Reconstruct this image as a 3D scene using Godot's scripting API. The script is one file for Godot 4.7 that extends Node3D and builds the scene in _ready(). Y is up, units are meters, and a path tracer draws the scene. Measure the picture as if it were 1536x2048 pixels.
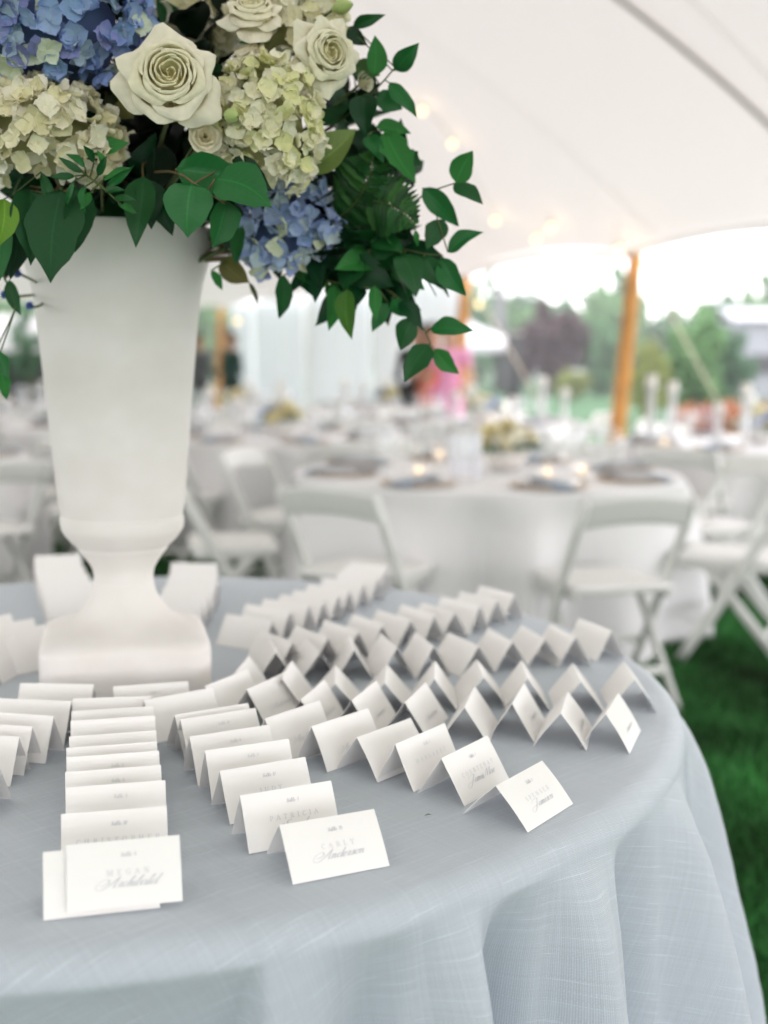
extends Node3D
# A card table with an urn of flowers in a white sailcloth tent, guest tables behind.
# Units are metres, y up; the camera looks along -z.

const EYE := 1.2666
const TC := Vector3(-0.446, 0.75, -1.84)     # centre of the card table's top
const TR := 0.914
const CW := 0.1062                            # card width
const CH := 0.0612                            # height of one card panel
var cam: Camera3D
var rng := RandomNumberGenerator.new()
var used := {}
var M := {}

# ---------------------------------------------------------------- helpers
func lin(r: float, g: float, b: float) -> Color:
	return Color(r, g, b).linear_to_srgb()

func mat(r: float, g: float, b: float, rough := 0.7, back := Color.BLACK, sheen := 0.0) -> StandardMaterial3D:
	var m := StandardMaterial3D.new()
	m.albedo_color = lin(r, g, b)
	m.roughness = rough
	m.cull_mode = BaseMaterial3D.CULL_DISABLED
	if back != Color.BLACK:
		m.backlight_enabled = true
		m.backlight = back
	if sheen > 0.0:
		m.rim_enabled = true
		m.rim = sheen
	return m

func numbered(n: String) -> String:
	if not used.has(n):
		used[n] = 0
		return n
	used[n] += 1
	return "%s_%03d" % [n, used[n]]

func tag(o: Node, label: String, category := "", group := "", kind := "") -> Node:
	if label: o.set_meta("label", label)
	if category: o.set_meta("category", category)
	if group: o.set_meta("group", group)
	if kind: o.set_meta("kind", kind)
	return o

func thing(called: String, label: String, category: String, pos := Vector3.ZERO, turn := 0.0, group := "") -> Node3D:
	var o := Node3D.new()
	o.name = numbered(called)
	add_child(o)
	o.position = pos
	o.rotation.y = turn
	tag(o, label, category, group)
	return o

func obj(called: String, mesh: Mesh, m: Material, parent: Node = null, pos := Vector3.ZERO) -> MeshInstance3D:
	var o := MeshInstance3D.new()
	o.mesh = mesh
	o.material_override = m
	if parent == null:
		o.name = numbered(called)
		add_child(o)
	else:
		o.name = called
		parent.add_child(o, true)
	o.position = pos
	return o

func dup(src: Node3D, pos: Vector3, turn: float, label: String, group := "") -> Node3D:
	var o: Node3D = src.duplicate()
	o.name = numbered(String(src.name).trim_suffix("_000"))
	add_child(o)
	o.position = pos
	o.rotation.y = turn
	o.set_meta("label", label)
	if group: o.set_meta("group", group)
	elif o.has_meta("group"): o.remove_meta("group")
	return o

func at(px: float, py: float, depth: float) -> Vector3:
	# the point that lies "depth" metres ahead along the line of sight through a point of the photograph
	var d: Vector3 = cam.global_transform.basis * Vector3(px - 768.0, 1024.0 - py, -2300.0)
	return cam.position + d * (depth / -d.z)

func grid(nu: int, nv: int, fn: Callable, closed := false, us := 1.0, vs := 1.0) -> ArrayMesh:
	var st := SurfaceTool.new()
	st.begin(Mesh.PRIMITIVE_TRIANGLES)
	var cols := nu if closed else nu + 1
	for j in nv + 1:
		for i in cols:
			var u := float(i) / nu
			var v := float(j) / nv
			st.set_uv(Vector2(u * us, v * vs))
			st.add_vertex(fn.call(u, v))
	for j in nv:
		for i in nu:
			var a := j * cols + i
			var b := j * cols + (i + 1) % cols
			var c := a + cols
			var d := b + cols
			st.add_index(a); st.add_index(b); st.add_index(c)
			st.add_index(b); st.add_index(d); st.add_index(c)
	st.generate_normals()
	return st.commit()

func lathe(profile: Array, seg := 40) -> ArrayMesh:
	var n := profile.size() - 1
	return grid(seg, n, func(u, v):
		var p: Vector2 = profile[int(round(v * n))]
		return Vector3(sin(u * TAU) * p.x, p.y, cos(u * TAU) * p.x), true)

func smooth_profile(pts: Array, per := 6) -> Array:
	var out := []
	for i in pts.size() - 1:
		var p0: Vector2 = pts[max(i - 1, 0)]
		var p3: Vector2 = pts[min(i + 2, pts.size() - 1)]
		for k in per:
			out.append((pts[i] as Vector2).cubic_interpolate(pts[i + 1], p0, p3, float(k) / per) if (pts[i] as Vector2).distance_to(pts[i + 1]) > 0.006 else (pts[i] as Vector2).lerp(pts[i + 1], float(k) / per))
	out.append(pts[-1])
	return out

# a bar of rounded rectangular section (w across "side", t the other way) along a path, with caps
func sweep(path: Array, w: float, t: float, side := Vector3.RIGHT, seg := 10, taper := 1.0) -> ArrayMesh:
	var st := SurfaceTool.new()
	st.begin(Mesh.PRIMITIVE_TRIANGLES)
	_sweep(st, 0, path, w, t, side, seg, taper)
	st.generate_normals()
	return st.commit()

func _sweep(st: SurfaceTool, base: int, path: Array, w: float, t: float, side: Vector3, seg: int, taper: float) -> int:
	var n := path.size()
	for j in n:
		var p: Vector3 = path[j]
		var d: Vector3 = (path[min(j + 1, n - 1)] - path[max(j - 1, 0)]).normalized()
		var s := (side - d * side.dot(d))
		if s.length() < 0.05:
			s = d.cross(Vector3.UP if absf(d.y) < 0.9 else Vector3.FORWARD)
		s = s.normalized()
		var up := d.cross(s).normalized()
		var k := lerpf(1.0, taper, float(j) / maxf(n - 1, 1))
		for i in seg:
			var a := TAU * i / seg
			var ca := cos(a)
			var sa := sin(a)
			var e := 0.45 if seg > 6 else 1.0
			st.set_uv(Vector2(float(i) / seg, float(j)))
			st.add_vertex(p + s * (signf(ca) * pow(absf(ca), e) * w * 0.5 * k) + up * (signf(sa) * pow(absf(sa), e) * t * 0.5 * k))
	for j in n - 1:
		for i in seg:
			var a := base + j * seg + i
			var b := base + j * seg + (i + 1) % seg
			st.add_index(a); st.add_index(a + seg); st.add_index(b)
			st.add_index(b); st.add_index(a + seg); st.add_index(b + seg)
	for e in [0, n - 1]:
		for i in range(1, seg - 1):
			var o: int = base + e * seg
			if e == 0:
				st.add_index(o); st.add_index(o + i); st.add_index(o + i + 1)
			else:
				st.add_index(o); st.add_index(o + i + 1); st.add_index(o + i)
	return base + n * seg

func tube(path: Array, r: float, seg := 6, taper := 1.0) -> ArrayMesh:
	return sweep(path, r * 2, r * 2, Vector3(0.3, 0.2, 0.9), seg, taper)

func bez(a: Vector3, b: Vector3, c: Vector3, n := 8) -> Array:
	var out := []
	for i in n + 1:
		var t := float(i) / n
		out.append(a.lerp(b, t).lerp(b.lerp(c, t), t))
	return out

func rounded_box(sx: float, sy: float, sz: float, r: float) -> ArrayMesh:
	# a box with rounded edges, from a sphere pushed outwards
	return grid(20, 12, func(u, v):
		var th: float = (u + 0.5 / 20) * TAU
		var ph: float = (v - 0.5) * PI
		var n := Vector3(cos(ph) * cos(th), sin(ph), cos(ph) * sin(th))
		var c := Vector3(clampf(n.x * 4, -1, 1) * (sx / 2 - r), clampf(n.y * 4, -1, 1) * (sy / 2 - r), clampf(n.z * 4, -1, 1) * (sz / 2 - r))
		return c + n * r, true)

func noise_tex(freq: float, c0: Color, c1: Color, size := 512, oct := 4, sd := 1) -> NoiseTexture2D:
	var n := FastNoiseLite.new()
	n.seed = sd
	n.frequency = freq
	n.fractal_octaves = oct
	var t := NoiseTexture2D.new()
	t.width = size
	t.height = size
	t.seamless = true
	t.noise = n
	var g := Gradient.new()
	g.set_color(0, c0)
	g.set_color(1, c1)
	t.color_ramp = g
	return t

# ---------------------------------------------------------------- the scene
func _ready() -> void:
	rng.seed = 4711
	cam = Camera3D.new()
	cam.name = "camera"
	add_child(cam)
	cam.position = Vector3(0, EYE, 0)
	cam.basis = Basis(Vector3.RIGHT, -0.1297) * Basis(Vector3.BACK, 0.0083)
	cam.fov = rad_to_deg(2.0 * atan(1024.0 / 2300.0))
	cam.near = 0.05
	cam.far = 900.0
	var lens := CameraAttributesPhysical.new()
	lens.frustum_focal_length = 50.0
	lens.frustum_focus_distance = 1.32
	lens.exposure_aperture = 2.9
	lens.frustum_near = 0.05
	lens.frustum_far = 900.0
	cam.attributes = lens
	cam.fov = rad_to_deg(2.0 * atan(1024.0 / 2300.0))

	var env := Environment.new()
	env.background_mode = Environment.BG_SKY
	var sky := Sky.new()
	var sm := ProceduralSkyMaterial.new()
	sm.sky_top_color = Color(0.955, 0.95, 0.985)
	sm.sky_horizon_color = Color(0.995, 0.97, 0.97)
	sm.sky_curve = 0.2
	sm.ground_bottom_color = Color(0.22, 0.27, 0.2)
	sm.ground_horizon_color = Color(0.5, 0.52, 0.46)
	sm.sky_energy_multiplier = 1.0
	sky.sky_material = sm
	env.sky = sky
	env.background_energy_multiplier = 3.0
	env.tonemap_mode = Environment.TONE_MAPPER_LINEAR
	env.tonemap_exposure = 1.66
	env.fog_enabled = true
	env.fog_density = 0.0022
	env.fog_light_color = Color(0.96, 0.97, 0.97)
	env.sdfgi_enabled = true
	env.ssao_enabled = true
	env.ssil_enabled = true
	var we := WorldEnvironment.new()
	we.name = "environment"
	we.environment = env
	add_child(we)

	var sun := DirectionalLight3D.new()
	sun.name = "sun"
	sun.light_energy = 0.35
	sun.light_color = Color(1.0, 0.96, 0.9)
	sun.light_angular_distance = 15.0
	sun.shadow_enabled = true
	add_child(sun)
	sun.look_at_from_position(Vector3(5, 9, 1.5), Vector3.ZERO)

	materials()
	ground()
	tent()
	surroundings()
	guest_tables()
	people()
	card_table()
	cards()
	flowers()

func materials() -> void:
	M.white_resin = mat(0.72, 0.73, 0.70, 0.45)
	M.seat_pad = mat(0.80, 0.79, 0.77, 0.5)
	M.white_cloth = mat(0.80, 0.795, 0.80, 0.9, Color.BLACK, 0.2)
	M.paper = mat(0.92, 0.905, 0.885, 0.75, Color(0.26, 0.255, 0.25))
	M.urn = mat(0.86, 0.83, 0.815, 0.7)
	M.urn.albedo_texture = noise_tex(0.012, Color(0.95, 0.945, 0.93), Color(1, 1, 1), 512, 5, 8)
	M.urn.uv1_triplanar = true
	M.urn.uv1_scale = Vector3(1.5, 1.5, 1.5)
	M.ink = mat(0.66, 0.67, 0.71, 0.7)
	M.ink_pale = mat(0.73, 0.735, 0.755, 0.7)
	M.wood = mat(0.62, 0.29, 0.06, 0.5)
	M.wood.albedo_texture = wood_tex()
	M.wood.uv1_scale = Vector3(1, 0.3, 1)
	M.canvas = mat(0.78, 0.75, 0.73, 0.8, Color(0.545, 0.525, 0.518))
	M.panel = mat(0.78, 0.80, 0.81, 0.8, Color(0.62, 0.64, 0.65))
	M.strap = mat(0.34, 0.31, 0.28, 0.8)
	M.patch = mat(0.60, 0.58, 0.53, 0.9, Color(0.35, 0.34, 0.30))
	M.dark = mat(0.02, 0.02, 0.022, 0.6)
	M.bark = mat(0.10, 0.07, 0.045, 0.9)
	M.rope = mat(0.55, 0.48, 0.38, 0.9)
	M.glass = StandardMaterial3D.new()
	M.glass.transparency = BaseMaterial3D.TRANSPARENCY_ALPHA
	M.glass.albedo_color = Color(0.9, 0.93, 0.95, 0.12)
	M.glass.roughness = 0.04
	M.bulb = StandardMaterial3D.new()
	M.bulb.albedo_color = Color(1, 0.85, 0.6)
	M.bulb.emission_enabled = true
	M.bulb.emission = Color(1.0, 0.88, 0.66)
	M.bulb.emission_energy_multiplier = 1.7
	M.flame = M.bulb.duplicate()
	M.flame.emission = Color(1.0, 0.93, 0.8)
	M.flame.emission_energy_multiplier = 1.4
	# leaves
	var lt := leaf_tex()
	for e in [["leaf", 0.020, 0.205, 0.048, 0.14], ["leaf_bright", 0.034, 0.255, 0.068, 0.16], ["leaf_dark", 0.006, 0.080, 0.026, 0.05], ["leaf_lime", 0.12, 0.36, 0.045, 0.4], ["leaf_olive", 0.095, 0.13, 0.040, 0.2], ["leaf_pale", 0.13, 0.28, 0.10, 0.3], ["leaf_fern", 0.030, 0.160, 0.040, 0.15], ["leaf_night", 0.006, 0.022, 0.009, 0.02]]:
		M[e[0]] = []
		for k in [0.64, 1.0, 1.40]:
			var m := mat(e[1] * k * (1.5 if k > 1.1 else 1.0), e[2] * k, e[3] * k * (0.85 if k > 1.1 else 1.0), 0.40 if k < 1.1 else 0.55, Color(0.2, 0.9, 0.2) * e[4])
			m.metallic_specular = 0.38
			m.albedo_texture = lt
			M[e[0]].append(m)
	M.stem = mat(0.09, 0.12, 0.035, 0.6)
	M.stem_brown = mat(0.20, 0.13, 0.06, 0.7)
	# petals
	var pt := petal_tex()
	M.rose = []
	for c in [[0.985, 0.93, 0.68], [0.98, 0.92, 0.71], [0.98, 0.92, 0.77]]:
		var m := mat(c[0], c[1], c[2], 0.6, Color(0.55, 0.52, 0.40), 0.15)
		m.albedo_texture = pt
		M.rose.append(m)
	M.blue = []
	for c in [[0.24, 0.33, 0.70], [0.34, 0.46, 0.80], [0.27, 0.41, 0.74], [0.30, 0.33, 0.70], [0.48, 0.60, 0.82], [0.72, 0.78, 0.68]]:
		var m := mat(c[0], c[1], c[2], 0.65, Color(c[0], c[1], c[2]) * 0.35)
		m.albedo_texture = pt
		M.blue.append(m)
	M.blue_pale = []
	for c in [[0.33, 0.44, 0.80], [0.46, 0.58, 0.88], [0.38, 0.47, 0.82], [0.62, 0.72, 0.86], [0.78, 0.82, 0.66]]:
		var m := mat(c[0], c[1], c[2], 0.65, Color(c[0], c[1], c[2]) * 0.35)
		m.albedo_texture = pt
		M.blue_pale.append(m)
	M.cream = []
	for c in [[0.92, 0.865, 0.68], [0.93, 0.885, 0.77], [0.89, 0.83, 0.60], [0.94, 0.90, 0.82]]:
		var m := mat(c[0], c[1], c[2], 0.65, Color(0.45, 0.44, 0.32))
		m.albedo_texture = pt
		M.cream.append(m)
	M.lime_cream = []
	for c in [[0.88, 0.855, 0.56], [0.92, 0.89, 0.70], [0.94, 0.90, 0.77], [0.82, 0.81, 0.48], [0.94, 0.90, 0.81]]:
		var m := mat(c[0], c[1], c[2], 0.65, Color(0.45, 0.45, 0.28))
		m.albedo_texture = pt
		M.lime_cream.append(m)
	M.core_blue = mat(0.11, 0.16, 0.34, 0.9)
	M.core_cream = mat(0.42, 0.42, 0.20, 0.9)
	M.bud = mat(0.45, 0.55, 0.20, 0.5, Color(0.2, 0.3, 0.08))

func leaf_tex() -> ImageTexture:
	var im := Image.create(96, 192, false, Image.FORMAT_RGB8)
	for y in 192:
		for x in 96:
			var s := absf(x / 95.0 - 0.5) * 2.0
			var t := y / 191.0
			var mid := exp(-pow(s / 0.035, 2))
			var vein := pow(maxf(0.0, cos((t * 9.0 - s * 1.7) * TAU)), 14.0) * (1.0 - s) * 0.7
			var k := 0.80 + 0.20 * clampf(mid * 0.9 + vein * 0.45, 0, 1) + 0.05 * sin(x * 1.7 + y * 0.9) * sin(y * 0.37 - x * 0.5)
			im.set_pixel(x, y, Color(k, k, k * (0.96)))
	return ImageTexture.create_from_image(im)

func petal_tex() -> ImageTexture:
	var im := Image.create(64, 64, false, Image.FORMAT_RGB8)
	for y in 64:
		for x in 64:
			var k := 0.985 + 0.008 * sin(x * 0.9 + sin(y * 0.15) * 2.0) + 0.008 * sin(x * 0.37 + 1.0)
			im.set_pixel(x, y, Color(k, k, k * lerpf(0.93, 1.0, y / 63.0)))
	return ImageTexture.create_from_image(im)

func wood_tex() -> ImageTexture:
	var n := FastNoiseLite.new()
	n.seed = 5
	n.frequency = 0.02
	var im := Image.create(128, 256, false, Image.FORMAT_RGB8)
	for y in 256:
		for x in 128:
			var k := 0.85 + 0.25 * n.get_noise_2d(x * 5.0, y * 0.5) + 0.08 * n.get_noise_2d(x * 20.0, y * 2.0)
			im.set_pixel(x, y, Color(k, k * 0.97, k * 0.92))
	return ImageTexture.create_from_image(im)

# ---------------------------------------------------------------- ground
func ground() -> void:
	var m := mat(0.024, 0.125, 0.030, 0.95)
	m.albedo_texture = noise_tex(0.02, Color(0.55, 0.6, 0.5), Color(1, 1, 1), 512, 5, 3)
	m.uv1_scale = Vector3(500, 500, 500)
	var g := obj("lawn_ground", grid(40, 40, func(u, v): return Vector3((u - 0.5) * 1200, 0, (v - 0.5) * 1200)), m)
	tag(g, "mown green lawn under and around the tent", "lawn", "", "structure")
	# blades where the lawn is seen close by
	var st := SurfaceTool.new()
	st.begin(Mesh.PRIMITIVE_TRIANGLES)
	for k in 3:
		var a := k * 2.1
		var d := Vector3(cos(a), 0, sin(a))
		var s := Vector3(-sin(a), 0, cos(a)) * 0.0035
		var p := d * 0.012
		st.add_vertex(p - s); st.add_vertex(p + s); st.add_vertex(p + d * 0.012 + Vector3(0, 0.03, 0) + s * 0.7)
		st.add_vertex(p - s); st.add_vertex(p + d * 0.012 + Vector3(0, 0.03, 0) + s * 0.7); st.add_vertex(p + d * 0.012 + Vector3(0, 0.03, 0) - s * 0.7)
		st.add_vertex(p + d * 0.012 + Vector3(0, 0.03, 0) - s * 0.7); st.add_vertex(p + d * 0.012 + Vector3(0, 0.03, 0) + s * 0.7); st.add_vertex(p + d * 0.034 + Vector3(0, 0.05, 0))
	st.generate_normals()
	var mm := MultiMesh.new()
	mm.transform_format = MultiMesh.TRANSFORM_3D
	mm.use_colors = true
	mm.mesh = st.commit()
	var list := []
	var nz := FastNoiseLite.new()
	nz.seed = 12
	nz.frequency = 0.9
	for i in 90000:
		var z := -0.7 - pow(rng.randf(), 1.25) * 7.0
		var x := rng.randf_range(-2.4, 3.2) if z < -3.0 else rng.randf_range(0.25, 2.2)
		if Vector2(x - TC.x, z - TC.z).length() < TR - 0.02:
			continue
		list.append(Vector3(x, 0, z))
	mm.instance_count = list.size()
	for i in list.size():
		var p: Vector3 = list[i]
		var h := rng.randf_range(0.6, 1.25)
		mm.set_instance_transform(i, Transform3D(Basis(Vector3.UP, rng.randf() * TAU).scaled(Vector3(1, h, 1)), p))
		var k := clampf(0.75 + nz.get_noise_2d(p.x, p.z) * 1.1, 0.15, 1.6) * rng.randf_range(0.6, 1.4)
		mm.set_instance_color(i, Color(0.042 * k + 0.006, 0.195 * k, 0.050 * k))
	var gi := MultiMeshInstance3D.new()
	gi.name = "grass"
	gi.multimesh = mm
	var gm := mat(1, 1, 1, 0.7)
	gm.vertex_color_use_as_albedo = true
	gm.metallic_specular = 0.15
	gi.material_override = gm
	add_child(gi)
	tag(gi, "short dark green grass blades beside the card table", "grass", "", "stuff")

# ---------------------------------------------------------------- tent
const E0 := Vector3(2.18, 0, -10.5)
const EU := Vector3(-0.43, 0, -0.9028)
const EN := Vector3(0.9028, 0, -0.43)
const Q0 := -12.8
const Q1 := 13.5
const SW := 14.0
const EAVE := 2.28

func roof_y(s: float, q: float) -> float:
	var a := minf(s, SW - s)
	var b := minf(q - Q0, Q1 - q)
	var h := clampf(0.5 + 0.5 * (b - a) / 3.0, 0, 1)
	var d := maxf(0.0, lerpf(b, a, h) - 3.0 * h * (1.0 - h))
	var along := q if a < b else s
	var arc := 0.10 * absf(sin(PI * (along - 0.2) / 2.9)) * exp(-d / 1.3)
	return EAVE + arc + 3.4 * (1.0 - exp(-d / 4.2))

func roof_p(s: float, q: float) -> Vector3:
	var p := E0 + EU * q - EN * s
	p.y = roof_y(s, q)
	return p

func roof_hit(px: float, py: float) -> Vector2:
	# (s, q) where that line of sight meets the roof
	var far := at(px, py, 1.0) - cam.position
	var t := 2.0
	while t < 40.0:
		var p := cam.position + far * t
		var s := -(p - E0).dot(EN)
		var q := (p - E0).dot(EU)
		if p.y > roof_y(s, q):
			return Vector2(s, q)
		t += 0.01
	return Vector2(7, 0)

func tent() -> void:
	var t := thing("sailcloth_tent", "large white sailcloth tent with scalloped eaves over all the tables", "tent", E0)
	var nrm := FastNoiseLite.new()
	nrm.seed = 2
	nrm.frequency = 0.35
	obj("roof", grid(140, 84, func(u, v):
		var s: float = v * SW
		var q: float = lerpf(Q0, Q1, u)
		var p := roof_p(s, q)
		p.y += 0.02 * nrm.get_noise_2d(q, s * 2.0)
		return p - E0, false), M.canvas, t)
	# hanging eave trim along the open side
	obj("eave_band", grid(220, 1, func(u, v):
		var q: float = lerpf(Q0, Q1, u)
		return roof_p(0.0, q) - E0 + EN * 0.004 - Vector3(0, 0.09 * v, 0)), M.canvas, t)
	# seams: one wide dark webbing strap and faint narrow ones
	var a := roof_hit(1258, 2)
	var b := roof_hit(1530, 232)
	var dirn := (b - a).normalized()
	var mid := a
	obj("seam_strap", grid(60, 1, func(u, v):
		var c: Vector2 = mid + dirn * lerpf(-1.5, 6.0, u) + Vector2(-dirn.y, dirn.x) * (v - 0.5) * 0.055
		c.x = clampf(c.x, 0.01, SW - 0.01)
		return roof_p(c.x, c.y) - E0 - Vector3(0, 0.03, 0)), M.strap, t)
	for k in 11:
		var q := -12.4 + k * 2.4
		obj("seam", grid(40, 1, func(u, v): return roof_p(0.02 + u * 13.9, q + v * 0.012) - E0 - Vector3(0, 0.006, 0)), mat(0.74, 0.71, 0.69, 0.9, Color(0.52, 0.50, 0.493)), t)
	# poles
	var names := {0.1: "varnished orange wooden tent pole, the nearest and thickest one, right of centre", 3.1: "wooden tent pole beside the trailing flower leaves", 5.4: "wooden tent pole in front of the white side panels", 8.1: "wooden tent pole left of the middle of the white side panels", 12.3: "far wooden tent pole just right of the urn"}
	for q in [0.1, 3.1, 5.4, 8.1, 12.3]:
		var p: Vector3 = E0 + EU * q + EN * (0.26 if q > 5.0 and q < 9.0 else -0.05)
		var po := thing("tent_pole", names[q], "tent pole", p)
		var lean := EN * 0.10 + EU * (-0.12 if q < 1.0 else -0.02)
		obj("shaft", tube(bez(Vector3.ZERO, lean * 0.5 + Vector3(0, 1.1, 0), lean + Vector3(0, EAVE - 0.03, 0), 8), 0.066, 12, 0.85), M.wood, po)
		obj("pole_cap", lathe([Vector2(0.0, 0.06), Vector2(0.02, 0.06), Vector2(0.022, 0.0), Vector2(0.07, -0.03), Vector2(0.0, -0.03)], 14), M.strap, po, lean + Vector3(0, EAVE, 0))
		if q < 4.0:
			var rp := thing("guy_rope", "pale guy rope from the nearest tent pole slanting down to the lawn" if q < 1.0 else "pale guy rope slanting down from the tent pole near the small white canopy", "rope", p + lean)
			obj("rope", tube([Vector3(0, EAVE, 0), Vector3(1.45, 0, 0.2) - lean], 0.009, 6), M.rope, rp)
			obj("stake", tube([Vector3(1.45, 0.12, 0.2) - lean, Vector3(1.43, -0.1, 0.2) - lean], 0.018, 6), M.strap, rp)
	# white side panels of the far part
	for k in 4:
		var q := 3.4 + k * 2.45
		var pn := thing("side_panel", ["white tent side panel nearest the pole by the flower leaves", "second white tent side panel from the right", "white tent side panel behind the hanging leaves", "white tent side panel farthest away, beside the urn"][k], "tent panel", E0 + EU * q + EN * 0.12)
		obj("sheet", grid(60, 10, func(u, v):
			var w: float = 0.05 * sin(u * TAU * 5.0 + v) + 0.02 * sin(u * 41.0)
			var p: Vector3 = EU * (u * (2.35 if k < 3 else 1.1)) + EN * w
			p.y = (1.0 - v) * (EAVE - 0.02) + 0.02
			return p), M.panel, pn)
	# string lights under the roof
	var strings := [[[845, 195], [905, 262], [990, 418]], [[1072, 455], [1103, 430]]]
	var lab := ["string of warm bulbs running down the tent ceiling beside the leaves", "short string of warm bulbs near the tent's eave above the small canopy"]
	for k in 2:
		var pts := []
		for e in strings[k]:
			var h := roof_hit(e[0], e[1])
			pts.append(roof_p(h.x, h.y) - Vector3(0, 0.10, 0))
		light_string(lab[k], pts)
	light_string("single warm bulb hanging at the head of the nearest wooden pole", [at(1240, 496, 10.3), at(1230, 502, 10.3)])
	light_string("bright bulb hanging in front of the white side panels", [at(474, 640, 15.0), at(475, 641, 15.0)])
	light_string("single pale bulb beside the pole near the leaves", [at(957, 606, 12.4), at(958, 607, 12.4)])

func light_string(label: String, pts: Array) -> void:
	var t := thing("string_light", label, "string lights", pts[0])
	var path := []
	for p in pts: path.append(p - pts[0] + Vector3(0, 0.05, 0))
	obj("cable", tube(path + ([path[-1] + Vector3(0, 0.2, 0)] if pts.size() == 2 else []), 0.003, 5), M.strap, t)
	for p in pts:
		var q: Vector3 = p - pts[0]
		obj("socket", lathe([Vector2(0, 0.05), Vector2(0.012, 0.05), Vector2(0.013, 0.02), Vector2(0, 0.02)], 10), M.strap, t, q)
		var bulb := obj("bulb", lathe([Vector2(0, 0.022), Vector2(0.012, 0.018), Vector2(0.026, -0.008), Vector2(0.024, -0.025), Vector2(0.013, -0.038), Vector2(0, -0.041)], 12), M.bulb, t, q)
		var l := OmniLight3D.new()
		l.name = "bulb_light"
		l.light_color = Color(1.0, 0.8, 0.5)
		l.light_energy = 0.004
		l.light_size = 0.02
		l.omni_range = 8.0
		l.omni_attenuation = 2.0
		l.shadow_enabled = true
		bulb.add_child(l)
		l.position = Vector3(0, -0.01, 0)

# ---------------------------------------------------------------- outside
func crown_mesh(sd: int, n_clump: int, per: int, leaf: float) -> ArrayMesh:
	var r := RandomNumberGenerator.new()
	r.seed = sd
	var st := SurfaceTool.new()
	st.begin(Mesh.PRIMITIVE_TRIANGLES)
	for c in n_clump:
		var d := Vector3(r.randfn(), r.randfn() * 0.9, r.randfn()).normalized()
		var ctr := d * pow(r.randf(), 0.4) * 0.78
		var cr := r.randf_range(0.16, 0.34)
		for k in per:
			var e := Vector3(r.randfn(), r.randfn(), r.randfn()).normalized()
			var p := ctr + e * cr * pow(r.randf(), 0.5)
			var nn := (e + Vector3(r.randfn(), r.randfn(), r.randfn()) * 0.6).normalized()
			var s := nn.cross(Vector3(0.2, 0.9, 0.4)).normalized() * leaf * r.randf_range(0.6, 1.2)
			var w := nn.cross(s) * 0.8
			st.add_vertex(p - s); st.add_vertex(p + w); st.add_vertex(p + s)
			st.add_vertex(p - s); st.add_vertex(p + s); st.add_vertex(p - w)
	st.generate_normals()
	return st.commit()

func tree(called: String, label: String, crown: Mesh, m: Material, pos: Vector3, h: float, rx: float, base_h: float, group := "", category := "tree") -> void:
	var t := thing(called, label, category, pos, 0.0, group)
	var limb := obj("trunk", tube([Vector3.ZERO, Vector3(0.03 * h, h * 0.3, 0.0), Vector3(0.0, h * 0.75, 0.02 * h)], 0.028 * h, 8, 0.35), M.bark, t)
	for k in 4:
		var a := k * 1.7 + pos.x
		obj("limb", tube([Vector3(0, h * 0.35, 0), Vector3(cos(a) * rx * 0.5, h * 0.6, sin(a) * rx * 0.5)], 0.012 * h, 6, 0.4), M.bark, t)
	var c := obj("crown", crown, m, t, Vector3(0, (h + base_h) * 0.5, 0))
	c.scale = Vector3(rx, (h - base_h) * 0.55, rx)
	c.rotation.y = pos.x * 1.3

const ORD := ["first", "second", "third", "fourth", "fifth", "sixth", "seventh", "eighth", "ninth", "tenth", "eleventh", "twelfth", "thirteenth", "fourteenth", "fifteenth", "sixteenth", "seventeenth", "eighteenth", "nineteenth", "twentieth", "twenty-first", "twenty-second", "twenty-third", "twenty-fourth", "twenty-fifth", "twenty-sixth"]

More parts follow.
